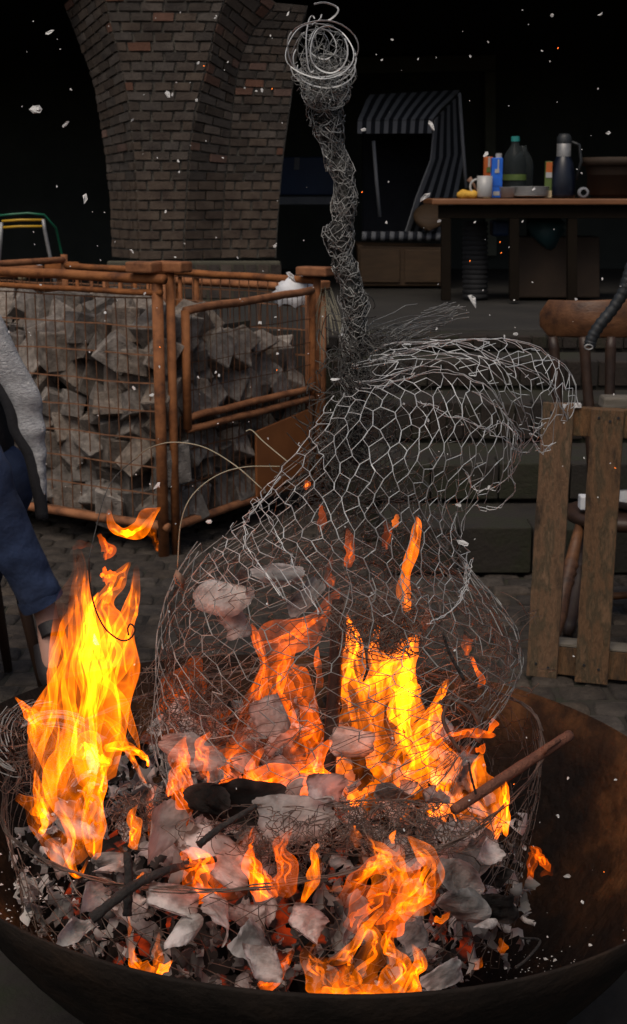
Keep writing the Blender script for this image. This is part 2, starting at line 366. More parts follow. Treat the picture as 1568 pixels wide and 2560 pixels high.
# terrace and the steps up to it
TZ = .78
mb = MB(); mb.box((0, 11.6, TZ - .4), (24, 7.2, .8))
terrace = mb.build('terrace_floor', M['floor'], kind='structure', bevel=.01)
step_def = [(5.57, 0, .205), (6.07, .205, .375), (6.60, .375, .56), (7.12, .56, .70), (7.62, .70, TZ)]
XL = [.30, .22, .16, .10, .05]
for k, (y0, z0, z1) in enumerate(step_def):
    x0, x1 = XL[k], 4.2
    y1 = 8.0
    mb = MB(); mb.box(((x0 + x1) / 2, (y0 + y1) / 2 + .012, (z1 - .012) / 2), (x1 - x0, y1 - y0, z1 - .012))
    st = mb.build('stone_step', M['step'], kind='structure', bevel=.012)
    wd = .082 if k > 1 else .30
    x = x0
    while x < min(x1, 2.35):
        g = wd * R.uniform(.92, 1.06); b = MB(); top = z1 + R.uniform(-.006, .004)
        yj = R.uniform(-.008, .006)
        b.box((x + g / 2, y0 + .045 + yj, (z0 + top) / 2 + .005), (g - .007, .11 if k > 1 else .20, top - z0 - .01))
        br = b.build('brick' if k > 1 else 'kerb_stone', M['step_brick'] if k > 1 else M['step'], st, bevel=.006)
        x += g
# vaulted hall behind: back wall, side walls, roof, so that only the open front lets light in
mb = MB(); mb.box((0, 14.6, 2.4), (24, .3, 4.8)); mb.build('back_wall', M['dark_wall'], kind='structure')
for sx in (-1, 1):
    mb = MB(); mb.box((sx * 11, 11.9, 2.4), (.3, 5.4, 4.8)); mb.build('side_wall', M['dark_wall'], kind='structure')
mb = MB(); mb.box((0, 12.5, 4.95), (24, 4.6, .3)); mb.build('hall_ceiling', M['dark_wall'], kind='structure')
mb = MB(); mb.box((0, 10.35, 4.0), (24, .4, 2.0)); mb.build('front_wall_above_arches', M['mortar'], kind='structure')

# brick pillar that flares into the arches
PY = 10.0
prof_rows = [ # photo row, then x of: left edge, arris, arris, arris, right edge
    (-60, 158, 250, 585, 690, 770), (0, 180, 262, 562, 640, 752), (80, 207, 280, 536, 605, 742), (150, 229, 300, 522, 590, 735), (250, 246, 318, 495, 580, 724), (350, 260, 330, 478, 572, 712),
    (450, 271, 338, 470, 562, 703), (550, 278, 344, 464, 556, 696), (640, 281, 348, 460, 552, 691), (760, 281, 348, 460, 552, 691)]
PD = cr(prof_rows, 120)
DY = (.42, 0.0, .02, .22, .30)
def pil(y):
    ys = [r[0] for r in PD]
    xs = [np.interp(y, ys, [r[i] for r in PD]) for i in range(1, 6)]
    return [P(xs[i], y, PY + DY[i]) for i in range(5)]
pillar = thing('brick_pillar', 'tall brown brick pillar flaring upwards into the arches of the dark hall', 'pillar', P(480, 745, PY + .2))
rows_y = np.linspace(-70, 650, 30)
grid = []
for y in rows_y:                  # level courses: keep z of the front arris for every corner, chamfers sag a little
    q = pil(y); z = q[1].z; s = max(0, (450 - y) / 520.0) * .17
    grid.append([Vector((q[0].x, q[0].y, z - s * .9)), Vector((q[1].x, q[1].y, z)), Vector((q[2].x, q[2].y, z)), Vector((q[3].x, q[3].y, z - s)), Vector((q[4].x, q[4].y, z - s * 1.05))])
back = [[Vector((g[4].x - .02, PY + 1.1, g[4].z)), Vector((g[0].x + .02, PY + 1.1, g[0].z))] for g in grid]
mb = MB(); mb.quadstrip([[p + Vector((0, .014, 0)) for p in g] + b for g, b in zip(grid, back)], True)
mb.build('mortar_core', M['mortar'], pillar)
n_brick = 0
for r in range(len(grid) - 1):
    hi, lo = grid[r], grid[r + 1]
    for f in range(4):
        wl = (lo[f + 1] - lo[f]).length; nb = max(1, round(wl / .145)); off = .5 if r % 2 else 0.0
        cuts = [0.0]
        for k in range(nb): cuts.append(min(1, (k + (off if off else 1)) / nb + R.uniform(-.05, .05) / nb))
        cuts = sorted(set([c for c in cuts if c < .97] + [1.0]))
        for k in range(len(cuts) - 1):
            a, c = cuts[k], cuts[k + 1]
            if (c - a) * wl < .04: continue
            ga = .0085 / wl if wl else 0
            a2 = a + ga; c2 = c - ga; e = .10
            A = hi[f].lerp(hi[f + 1], a2); B = hi[f].lerp(hi[f + 1], c2); D_ = lo[f].lerp(lo[f + 1], a2); E = lo[f].lerp(lo[f + 1], c2)
            A2 = A.lerp(D_, e); D2 = D_.lerp(A, e); B2 = B.lerp(E, e); E2 = E.lerp(B, e)
            nrm = (B - A).cross(D_ - A); nrm = nrm.normalized() if nrm.length else Vector((0, -1, 0))
            if nrm.y > 0: nrm = -nrm
            pr = R.uniform(.003, .011)
            jt = lambda: Vector((R.uniform(-.003, .003), 0, R.uniform(-.003, .003)))
            fr = [p + nrm * pr + jt() for p in (A2, B2, E2, D2)]; bk = [p - nrm * .05 for p in (A2, B2, E2, D2)]
            b = MB(); b.hexa(fr, bk)
            if n_brick < 298:
                b.build('brick', M['brick_red'] if R.random() < .07 else M['brick'], pillar); n_brick += 1
            else:
                if n_brick == 298: rest = MB()
                n_brick += 1
                k0 = len(rest.v); rest.v += b.v; rest.f += [tuple(k0 + i for i in q) for q in b.f]
if n_brick > 298: rest.build('bricks', M['brick'], pillar, kind='stuff')
mb = MB(); q = pil(655)
mb.hexa([P(268, 652, PY - .05), P(702, 652, PY + .1), P(702, 790, PY + .1), P(268, 790, PY - .05)], [P(268, 652, PY + 1), P(702, 652, PY + 1.1), P(702, 790, PY + 1.1), P(268, 790, PY + 1)])
pl = mb.build('plinth', M['plinth'], pillar, bevel=.015)
for k in range(14):
    x = 272 + k * 31
    b = MB(); yy = PY - .058 + (k / 14) * .15
    b.hexa([P(x + 2, 662, yy), P(x + 28, 662, yy + .01), P(x + 28, 745, yy + .01), P(x + 2, 745, yy)], [P(x + 2, 662, yy + .2), P(x + 28, 662, yy + .2), P(x + 28, 745, yy + .2), P(x + 2, 745, yy + .2)])
    b.build('brick', M['brick'], pl)

# ================================================================== THINGS AT THE BACK (in the hall)
def quad_block(b, pts, Y, th):   # pts: 4 photo points, clockwise from top left
    f = [P(x, y, Y) for x, y in pts]; b.hexa(f, [p + Vector((0, th, 0)) for p in f]); return b
# door frame on the back wall
YB = 14.35
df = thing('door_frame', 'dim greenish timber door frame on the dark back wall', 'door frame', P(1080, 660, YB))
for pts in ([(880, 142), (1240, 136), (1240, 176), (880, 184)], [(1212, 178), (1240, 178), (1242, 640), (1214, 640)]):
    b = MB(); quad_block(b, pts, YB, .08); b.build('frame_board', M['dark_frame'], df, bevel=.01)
# hooded beach chair
YS = 11.4
bc = thing('beach_chair', 'hooded wicker beach chair with navy and white striped canopy', 'beach chair', P(1010, 722, YS))
b = MB(); quad_block(b, [(893, 612), (1125, 618), (1122, 716), (896, 716)], YS, .8); base = b.build('base_box', M['basket'], bc, bevel=.012)
for pts in ([(900, 622), (1000, 624), (1000, 706), (902, 706)], [(1012, 624), (1116, 626), (1114, 706), (1012, 706)]):
    b = MB(); quad_block(b, pts, YS - .02, .03); b.build('base_panel', M['basket'], base, bevel=.004)
def stripes(name, rowsf, n, parent):    # rowsf: list of (left point, right point) from top to bottom
    b = MB(); b.mi = []
    for k in range(n):
        rows = []
        for a, c in rowsf: rows.append([a.lerp(c, k / n), a.lerp(c, (k + 1) / n)])
        b.quadstrip(rows); b.mi += [k % 2] * (len(rows) - 1)
    o = b.build(name, [M['cloth_pale'], M['cloth_navy']], parent)
    s = o.modifiers.new('thick', 'SOLIDIFY'); s.thickness = .012
    return o
stripes('canopy', [(P(925, 240, YS + .35), P(1148, 228, YS + .5)), (P(915, 255, YS + .2), P(1132, 245, YS + .3)), (P(905, 280, YS + .02), P(1104, 272, YS + .1)), (P(895, 302, YS - .15), P(1082, 300, YS - .05))], 17, bc)
stripes('valance', [(P(894, 303, YS - .155), P(1081, 301, YS - .055)), (P(893, 334, YS - .15), P(1078, 333, YS - .05))], 17, bc)
stripes('side_cloth', [(P(1085, 300, YS - .05), P(1150, 232, YS + .45)), (P(1075, 400, YS), P(1160, 380, YS + .45)), (P(1040, 490, YS), P(1140, 490, YS + .4)), (P(1012, 580, YS), P(1095, 585, YS + .4))], 9, bc)
b = MB(); b.mi = []
for k in range(17):
    x = 905 + k * 11.5
    p = [P(x, 590, YS - .03), P(x + 11.5, 591, YS - .03)]
    n0 = len(b.f); b.tube([p[0], p[1]], .038, 10); b.mi += [k % 2] * (len(b.f) - n0)
b.build('seat_roll', [M['cloth_pale'], M['cloth_navy']], bc, True)
b = MB(); quad_block(b, [(905, 330), (1085, 330), (1050, 585), (905, 585)], YS + .62, .05); b.build('back_cushion', M['cloth_navy'], bc, bevel=.02)
for (x0, y0, x1, y1, n) in ((934, 352, 950, 542, 'pole'), (1149, 232, 1166, 470, 'pole')):
    b = MB(); b.tube([P(x0, y0, YS - .05), P((x0 + x1) / 2 - 1, (y0 + y1) / 2, YS - .06), P(x1, y1, YS - .05)], .014, 8); b.build(n, M['cloth_pale'], bc, True)
# brown and yellow cushion on it, thrown jacket
b = MB()
rows = []
for k in range(7):
    t = k / 6; rr_ = .02 + .15 * math.sin(math.pi * t) ** .6
    c0 = P(1070, 575, YS - .12).lerp(P(1092, 500, YS + .05), t)
    rows.append([c0 + Vector((math.cos(a) * rr_ * (1 + .12 * math.sin(3 * a + k)), math.sin(a) * rr_ * .4, math.sin(a * 2) * .01)) for a in np.linspace(0, 2 * math.pi, 11)[:-1]])
b.quadstrip(rows, True); tag(b.build('jacket', M['basket'], None, True, sub=1), 'crumpled brown jacket thrown on the striped beach chair seat', 'jacket')
# blue locker and white shelf behind the wire column
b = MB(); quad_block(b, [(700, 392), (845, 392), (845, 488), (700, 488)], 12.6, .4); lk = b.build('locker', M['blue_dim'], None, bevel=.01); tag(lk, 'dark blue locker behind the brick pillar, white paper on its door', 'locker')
b = MB(); quad_block(b, [(737, 394), (750, 394), (748, 424), (735, 424)], 12.58, .01); b.build('paper_note', M['cloth_pale'], lk)
b = MB(); quad_block(b, [(690, 492), (835, 492), (835, 512), (690, 512)], 12.4, .5); tag(b.build('shelf_board', M['cloth_pale'], None, bevel=.01), 'long white shelf board under the blue locker', 'shelf')

# table
YT = 9.75
tb = thing('table', 'long dark wooden table with a brown top carrying drinks', 'table', P(1330, 752, YT + .3))
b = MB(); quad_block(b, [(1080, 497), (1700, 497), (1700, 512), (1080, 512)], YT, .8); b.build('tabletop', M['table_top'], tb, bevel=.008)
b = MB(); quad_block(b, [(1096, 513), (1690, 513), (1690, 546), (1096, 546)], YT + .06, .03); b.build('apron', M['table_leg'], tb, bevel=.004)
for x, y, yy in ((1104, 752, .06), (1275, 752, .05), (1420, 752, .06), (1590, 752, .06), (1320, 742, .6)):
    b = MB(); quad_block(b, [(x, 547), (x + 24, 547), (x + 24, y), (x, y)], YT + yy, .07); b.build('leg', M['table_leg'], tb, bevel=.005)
TT = P(1300, 496, YT).z + .004
def tp(px, dy=.2): q = P(px, 496, YT + dy); return Vector((q.x, q.y, TT))
U = mpp(P(1300, 496, YT + .2))   # metres per photo pixel on the table
def carton(name, px, wpx, hpx, mt, label, dy=.15, bands=()):
    c = tp(px, dy); b = MB(); b.box(c + Vector((0, 0, hpx * U / 2)), (wpx * U, wpx * U * .8, hpx * U))
    b.v[0:0] = []; o = b.build(name, mt, None, bevel=.004); tag(o, label, 'carton')
    for (z0, z1, x0, x1, m2) in bands:
        bb = MB(); bb.box(c + Vector(((x0 + x1) / 2 * wpx * U, -wpx * U * .4 - .002, (z0 + z1) / 2 * hpx * U)), ((x1 - x0) * wpx * U, .004, (z1 - z0) * hpx * U)); bb.build('printed_panel', m2, o)
    return o
carton('juice_carton', 1218, 22, 100, M['orange_pack'], 'orange juice carton with cream lower half behind white mug', .3, ((.0, .45, -.5, .5, M['cream_pack']), (.75, .98, -.05, .18, M['white_china']), (.62, .74, -.2, .3, M['green_pack'])))
blue = carton('milk_carton', 1240, 27, 96, M['blue_pack'], 'bright blue drink carton standing beside the white mug', .14, ((.06, .16, -.32, .26, M['white_china']), (.62, .72, -.22, .18, M['white_china']), (.72, .96, .02, .14, M['white_china']), (.3, .5, -.4, .4, M['blue_pack'])))
b = MB(); b.lathe(tp(1244, .14) + Vector((0, 0, 96 * U)), [(.0, .03), (.022, .03), (.022, 0.0)], 10); b.build('cap', M['white_china'], blue)
carton('snack_carton', 1369, 17, 88, M['green_pack'], 'slim green and pink carton leaning by the blue vacuum flask', .2, ((.55, .7, -.45, .45, M['white_china']), (.7, .98, -.45, .45, M['orange_pack']), (.0, .2, -.5, .5, M['cream_pack'])))
# mug
c = tp(1211, .08); mg = thing('mug', 'white mug with its handle to the side next to blue carton', 'mug', c)
b = MB(); b.lathe(c, [(.0, .003), (.048, .003), (.053, .01), (.054, .148), (.049, .148), (.047, .02), (.0, .018)], 18); b.build('cup', M['white_china'], mg, True)
b = MB(); b.tube([c + Vector((-.05 + -.05 * math.sin(t), 0, .075 + .05 * math.cos(t))) for t in np.linspace(0, math.pi, 10)], .008, 8); b.build('handle', M['white_china'], mg, True)
# bottle
c = tp(1284, .3); bt = thing('water_bottle', 'clear plastic bottle with a teal cap behind the plates', 'bottle', c)
b = MB(); b.lathe(c, [(0, .004), (.075, .004), (.082, .02), (.08, .12), (.084, .16), (.08, .2), (.083, .24), (.07, .30), (.03, .36), (.024, .385)], 18); b.build('body', M['glass'], bt, True)
b = MB(); b.lathe(c, [(0, .42), (.03, .42), (.03, .385), (.026, .385)], 12); b.build('cap', M['teal'], bt)
b = MB(); b.lathe(c, [(.086, .12), (.0865, .16)], 18); b.build('label_band', M['green_pack'], bt)
c2 = tp(1305, .42); bt2 = thing('dark_bottle', 'dark bottle standing close behind the clear bottle', 'bottle', c2)
b = MB(); b.lathe(c2, [(0, .004), (.07, .004), (.075, .02), (.075, .22), (.06, .28), (.026, .33), (.024, .36), (0, .36)], 16); b.build('body', M['glass'], bt2, True)
# plates
for k in range(6):
    c = tp(1322, .18) + Vector((R.uniform(-.004, .004), 0, .001 + k * .0115)); b = MB()
    b.lathe(c, [(0, 0), (.07, 0), (.135, .014), (.137, .018), (.07, .006), (0, .006)], 24); tag(b.build('plate', M['white_china'], None, True), 'white plate in the low stack between bottle and flask', 'plate', 'stacked white plates')
c = tp(1268, .12); b = MB(); b.lathe(c, [(0, .002), (.05, .002), (.058, .07), (.062, .073), (.055, .07), (.046, .012), (0, .01)], 18); tag(b.build('bowl', M['white_china'], None, True), 'small white bowl just right of the blue carton', 'bowl')
# vacuum flask
c = tp(1405, .22); fk = thing('vacuum_flask', 'navy blue vacuum flask with steel collar on the table', 'flask', c)
b = MB(); b.lathe(c, [(0, .002), (.088, .002), (.092, .02), (.088, .14), (.07, .24), (.048, .28)], 20); b.build('body', M['navy_flask'], fk, True)
b = MB(); b.lathe(c, [(.05, .28), (.05, .365), (.045, .37)], 18); b.build('collar', M['steel'], fk, True)
b = MB(); b.lathe(c, [(.05, .37), (.052, .41), (.035, .435), (0, .437)], 14); b.build('lid', M['black'], fk, True)
b = MB(); b.tube([c + Vector((.05, 0, .38)), c + Vector((.105, 0, .36)), c + Vector((.125, 0, .25)), c + Vector((.092, 0, .12))], .012, 8); b.build('handle', M['black'], fk, True)
# roll of tape, pot, yellow cloth, wooden spoon
c = tp(1459, .1); b = MB()
b.quadstrip([[c + Vector((math.cos(a) * r_, yy, .035 + math.sin(a) * r_)) for a in np.linspace(0, 2 * math.pi, 20)[:-1]] for r_, yy in ((.022, 0), (.037, 0), (.037, .05), (.022, .05), (.022, 0))], True)
tag(b.build('tape_roll', M['cloth_pale'], None, True), 'pale roll of tape lying on the table right of flask', 'tape')
c = tp(1535, .3); pt = thing('flower_pot', 'large dim terracotta pot with a rim on table end', 'pot', c)
b = MB(); b.lathe(c, [(0, 0), (.16, 0), (.21, .22)], 20); b.build('body', M['pot'], pt, True)
b = MB(); b.lathe(c, [(.21, .22), (.235, .22), (.24, .275), (.2, .275), (.19, .02), (0, .02)], 20); b.build('rim', M['pot'], pt, True)
b = MB(); rows = []
for k in range(9):
    t = k / 8; rr_ = .012 + .028 * math.sin(math.pi * t) * (1 + .4 * math.sin(9 * t)); cc = tp(1142 + 55 * t, .1) + Vector((0, 0, .02))
    rows.append([cc + Vector((0, math.cos(a) * rr_ * 1.6, math.sin(a) * rr_)) for a in np.linspace(0, 2 * math.pi, 9)[:-1]])
b.quadstrip(rows, True); tag(b.build('yellow_cloth', M['yellow'], None, True), 'crumpled yellow cloth at the left end of table', 'cloth')
b = MB(); b.tube([tp(1196, .3) + Vector((0, 0, .01)), P(1185, 462, YT + .3), P(1172, 446, YT + .3)], [.008, .01, .022], 8); tag(b.build('wooden_spoon', M['leaf'], None, True), 'wooden spoon propped up behind the yellow cloth', 'spoon')
# under the table
b = MB(); rows = []
for k in range(9):
    t = k / 8; cc = P(1320 + 90 * t, 560 + 22 * math.sin(t * 3) , YT + .4); rr_ = .03 + .1 * math.sin(math.pi * t) ** .7
    rows.append([cc + Vector((math.sin(a * 3) * .012, math.cos(a) * rr_, math.sin(a) * rr_ * (1 + .2 * math.sin(5 * a + k)))) for a in np.linspace(0, 2 * math.pi, 13)[:-1]])
b.quadstrip(rows, True); tag(b.build('teal_bag', M['teal_dim'], None, True), 'slumped teal bag on the box under the table', 'bag')
b = MB(); quad_block(b, [(1290, 592), (1500, 592), (1500, 745), (1290, 745)], YT + .35, .3); tag(b.build('brown_box', M['pot'], None, bevel=.01), 'brown box under table below the teal bag', 'box')
b = MB(); quad_block(b, [(1232, 550), (1275, 552), (1275, 590), (1232, 592)], YT + .4, .2); tag(b.build('blue_box', M['blue_dim'], None, bevel=.02), 'small dark blue box between the table legs', 'box')
wk = thing('wicker_hamper', 'grey ribbed wicker hamper standing under the left table end', 'hamper', P(1185, 750, YT + .4))
for k in range(16):
    y = 560 + k * 12; b = MB(); c = P(1188, y, YT + .45)
    b.quadstrip([[c + Vector((math.cos(a) * r_, math.sin(a) * r_, z)) for a in np.linspace(0, 2 * math.pi, 19)[:-1]] for r_, z in ((.085, -.017), (.098, 0), (.085, .017))], True)
    b.build('woven_band', M['wicker'], wk, True)

# folding frame with yellow bars at far left
YF = 8.6
ff = thing('folding_frame', 'folding frame with two yellow bars and grey legs behind crates', 'frame', P(60, 760, YF))
b = MB(); b.tube([P(108, 548, YF), P(112, 575, YF), P(131, 668, YF), P(150, 765, YF)], .012, 8); b.build('leg', M['steel'], ff, True)
b = MB(); b.tube([P(4, 556, YF), P(2, 600, YF), P(-12, 765, YF)], .012, 8); b.build('leg', M['steel'], ff, True)
for y in (553, 569):
    b = MB(); b.tube([P(5, y, YF), P(50, y - 3, YF), P(108, y - 3, YF)], .008, 8); b.build('bar', M['yellow_bar'], ff, True)
b = MB(); b.tube([P(-10, 540, YF + .2), P(30, 536, YF + .2), P(70, 533, YF + .2), P(110, 537, YF + .2), P(140, 570, YF + .3), P(160, 660, YF + .4), P(170, 760, YF + .4)], .008, 8); b.build('green_hoop', M['green_tube'], ff, True)

# ================================================================== ORANGE CRATES WITH COBBLES
E1 = Vector((-1.1, .65, 0)).normalized(); E2 = Vector((.65, 1.1, 0)).normalized()
C0 = G(424, 1392); C0.z = 0
LF, LS = 1.62, 1.27             # front length (to the left), side length (to the back right)
ZB, ZTOP = .06, 1.215
rotA = Matrix((E1, -E2, Vector((0, 0, 1)))).transposed()
crA = thing('stone_crate', 'near orange steel mesh crate full of cobbles, drop gate on its side', 'crate', C0, 'orange crates of stones')
def post(base, z0, z1, r, parent, name='post'):
    b = MB(); b.tube([base + Vector((0, 0, z0)), base + Vector((0, 0, (z0 + z1) / 2)), base + Vector((0, 0, z1))], r, 10); return b.build(name, M['crate'], parent, True)
def rail(a, c, r, parent, name='rail'):
    b = MB(); n = 9; b.tube([a.lerp(c, k / (n - 1)) + Vector((0, 0, R.uniform(-.003, .003))) for k in range(n)], r, 8); return b.build(name, M['crate'], parent, True)
def Q(u, v, z): return C0 + E1 * u + E2 * v + Vector((0, 0, z))
for u, v, zt in ((0.03, 0, ZTOP - .02), (LF, 0, ZTOP), (LF, LS, ZTOP), (0, .05, ZTOP + .01), (0, LS, 1.14), (0, LS - .08, 1.09)):
    post(Q(u, v, 0), 0, zt, .019 if (u, v) != (0.03, 0) else .024, crA)
rail(Q(-.02, -.012, ZTOP - .02), Q(LF, -.012, ZTOP), .021, crA); rail(Q(0, 0, .13), Q(LF, 0, .13), .020, crA)
rail(Q(0, .05, .13), Q(0, LS, .13), .020, crA); rail(Q(0, LS, ZTOP - .09), Q(LF, LS, ZTOP - .06), .018, crA); rail(Q(LF, 0, ZTOP - .03), Q(LF, LS, ZTOP - .03), .018, crA)
rail(Q(0, -.01, ZTOP - .075), Q(LF, -.01, ZTOP - .07), .013, crA)
for u, v, s in ((.08, -.02, .10), (.0, .06, .12), (0, LS - .02, .13)):
    b = MB(); b.box(Q(u, v, (ZTOP if v < 1 else 1.14) + .03), (s * 1.35, .09, .045), rotA); b.build('corner_lug', M['crate'], crA, bevel=.008)
def mesh_panel(o, du, lu, z0, z1, parent, su=.056, sz=.115, r=.0032):
    b = MB(); n = int(lu / su)
    for k in range(n + 1):
        s_ = k * lu / n; pts = [o + du * (s_ + R.uniform(-.004, .004)) + Vector((0, 0, z0 + (z1 - z0) * t / 8)) for t in range(9)]; b.wire(pts, r)
    m_ = int((z1 - z0) / sz)
    for k in range(m_ + 1):
        z = z0 + k * (z1 - z0) / m_; pts = [o + du * (lu * t / 10) + Vector((0, 0, z + R.uniform(-.005, .005))) for t in range(11)]; b.wire(pts, r * 1.15)
    return b.build('wire_grid', M['crate_rust'], parent)
mesh_panel(Q(.03, .005, 0), E1, LF - .03, .15, ZTOP - .1, crA)
mesh_panel(Q(0, .1, 0), E2, LS - .2, .15, .60, crA, .05)
mesh_panel(Q(0, LS, 0), E1, LF, .15, ZTOP - .1, crA)
mesh_panel(Q(LF, 0, 0), E2, LS, .15, ZTOP - .1, crA)
gt = MB()
ga, gb = Q(-.025, .12, 0), Q(-.025, LS - .09, 0)
gz0, gz1 = .60, 1.06
gt.tube([ga + Vector((0, 0, gz1)), ga + Vector((0, 0, gz0 - .05))], .019, 10); gate = gt.build('gate', M['crate'], crA, True); WL[gate.name] = WL[crA.name].copy()
rail(ga + Vector((0, 0, gz1)), gb + Vector((0, 0, gz1 + .02)), .019, gate, 'gate_rail')
rail(ga + Vector((0, 0, gz0)), gb + Vector((0, 0, gz0)), .017, gate, 'gate_rail'); rail(ga + Vector((0, 0, gz0 - .055)), gb + Vector((0, 0, gz0 - .05)), .017, gate, 'gate_rail')
rail(gb + Vector((0, 0, gz0 - .04)), gb + Vector((0, 0, gz1 + .03)), .017, gate, 'gate_rail')
mesh_panel(ga, E2, (gb - ga).length, gz0, gz1, gate, .045, .10, .002)
# name plate on the side
b = MB(); o1, o2 = Q(-.03, LS * .52, 0), Q(-.03, LS * .90, 0)
b.hexa([o1 + Vector((0, 0, .46)), o2 + Vector((0, 0, .50)), o2 + Vector((0, 0, .19)), o1 + Vector((0, 0, .14))], [p + E1 * .012 for p in (o1 + Vector((0, 0, .46)), o2 + Vector((0, 0, .50)), o2 + Vector((0, 0, .19)), o1 + Vector((0, 0, .14)))])
b.build('side_plate', M['plate'], crA, bevel=.003)
# second crate behind
D0 = P(806, 735, 7.45); D0.z = 0
crB = thing('stone_crate', 'far orange steel crate whose front rail shows above the cobbles', 'crate', D0, 'orange crates of stones')
def QB(px, py, Y): return P(px, py, Y)
ra, rb = P(-60, 672, 8.6), P(806, 722, 7.3)
rail(ra, rb, .021, crB)
rail(ra - Vector((0, 0, .09)), rb.lerp(ra, .72) - Vector((0, 0, .09)), .02, crB)
for px, py, Y in ((806, 722, 7.3), (446, 700, 7.9), (155, 680, 8.3)):
    q = P(px, py, Y); post(Vector((q.x, q.y, 0)), 0.0, q.z - .02, .021, crB)
for px, py, Y, s in ((780, 712, 7.3, .17), (418, 686, 7.9, .17), (155, 664, 8.3, .19)):
    b = MB(); b.box(P(px, py, Y), (s, .1, .045), rotA); b.build('corner_lug', M['crate'], crB, bevel=.008)
dd = (ra - rb); dd.z = 0; ln = dd.length; dd.normalize()
mesh_panel(Vector((rb.x, rb.y, 0)), dd, ln, .7, rb.z - .03, crB, .13, .3, .004)
# orange upright bars of the back side
for k in range(9):
    u = .75 + k * .1
    b = MB(); b.tube([Q(u, LS + .02, .6), Q(u, LS + .02, ZTOP - .08)], .012 if k % 3 else .02, 6); b.build('upright_bar', M['crate'], crA, True)
# third crate further left, white tape wound on its rail
D1 = P(20, 700, 8.9); D1.z = TZ
crC = thing('stone_crate', 'rearmost orange crate with white tape wound on its top rail', 'crate', D1, 'orange crates of stones')
rail(P(-80, 688, 8.9), P(150, 688, 8.85), .022, crC); rail(P(-80, 671, 8.9), P(108, 672, 8.85), .022, crC)
for px in (-40, 55, 150):
    q = P(px, 690, 8.88); post(Vector((q.x, q.y, 0)), TZ, q.z, .022, crC)
for x0, x1 in ((-6, 14), (22, 42), (44, 62), (82, 104)):
    b = MB(); b.tube([P(x0, 671, 8.89), P(x1, 672, 8.89)], .031, 8); b.build('tape_wrap', M['white'], crC, True)
b = MB(); b.tube([P(47, 690, 8.84), P(64, 688, 8.84)], .03, 8); b.build('tape_wrap', M['cream_pack'], crC, True)
# the stones
def stone_mesh(seed):
    rr = random.Random(seed); bm = bmesh.new(); bmesh.ops.create_cube(bm, size=1.0)
    for v in bm.verts: v.co += Vector((rr.uniform(-.17, .17), rr.uniform(-.17, .17), rr.uniform(-.17, .17)))
    bmesh.ops.bevel(bm, geom=list(bm.edges), offset=.035, segments=1, affect='EDGES')
    bmesh.ops.triangulate(bm, faces=bm.faces[:])
    for v in bm.verts: v.co += noise.noise_vector(v.co * 2.3 + Vector((seed, 0, 0))) * .05
    me = bpy.data.meshes.new('cobblestone'); bm.to_mesh(me); bm.free(); me.materials.append(M['cobble']); return me
SM = [stone_mesh(i * 3 + 1) for i in range(12)]
ns = 0
zk = 0
def stone(u, v, z, s):
    global ns
    o = inst('cobblestone', SM[ns % 12], None, Q(u, v, z), (R.uniform(0, 6.3), R.uniform(0, 6.3), R.uniform(0, 6.3)), (s * R.uniform(.85, 1.2), s * R.uniform(.8, 1.1), s * R.uniform(.8, 1.05)))
    ns += 1
    tag(o, 'rough grey granite cobblestone heaped inside the orange crate', 'cobblestone', 'cobblestones heaped in the crate')
for zi in range(9):
    z = .19 + zi * .110
    for ui in range(13):
        for vi in range(10):
            u = .09 + ui * .124 + (.06 if zi % 2 else 0); v = .10 + vi * .124 + (.05 if zi % 2 else 0)
            if u > LF - .05 or v > LS - .07: continue
            top = .965 + .08 * math.sin(u * 4 + 1) * math.cos(v * 3) - .04 * (v > .6)
            if z > top: continue
            shell = vi == 0 or ui == 0 or (z > top - .15 and vi < 7)
            if not shell or ns >= 292: continue
            stone(u + R.uniform(-.03, .03), v + R.uniform(-.015, .025), z + R.uniform(-.025, .03), R.uniform(.112, .152))
# dark fill behind the outer stones so that no gap looks through
b = MB(); b.box(Q(LF / 2 + .12, LS / 2 + .1, .53), (LF - .42, LS - .40, .78), rotA); b.build('stone_core', M['dirt'], crA)
# white plastic bag
b = MB(); rows = []
for k in range(10):
    t = k / 9; cc = P(738, 762 - 70 * t, 7.0); rr_ = (.115 * (1 - .25 * t)) * (math.sin(math.pi * min(1, t * .8 + .16)) ** .5)
    rows.append([cc + Vector((math.cos(a) * rr_ * (1 + .14 * math.sin(4 * a + 2 * k)), math.sin(a) * rr_ * .6, .012 * math.sin(5 * a))) for a in np.linspace(0, 2 * math.pi, 17)[:-1]])
b.quadstrip(rows, True)
bag = b.build('plastic_bag', M['white'], None, True); tag(bag, 'white plastic bag hung on the far corner of the crate', 'bag')
b = MB(); b.quadstrip([[P(716, 682, 6.98), P(724, 680, 6.98)], [P(722, 692, 6.97), P(736, 690, 6.97)], [P(732, 704, 6.98), P(742, 702, 6.98)]]); hd = b.build('handle', M['white'], bag); hd.modifiers.new('t', 'SOLIDIFY').thickness = .004
# dry grass tied to the post
b = MB()
for k in range(22):
    p0 = Q(-.03, LS + .02, 1.03 + R.uniform(-.06, .06)); x = R.uniform(-.05, .09); l = R.uniform(.1, .32)
    b.wire([p0, p0 + Vector((x * .4, -.02, .01)), p0 + Vector((x, -.03, -l * .5)), p0 + Vector((x * 1.2, -.03, -l))], .0016)
tag(b.build('grass_tuft', M['dry']), 'tuft of dry grass hanging at the crate post', 'grass')

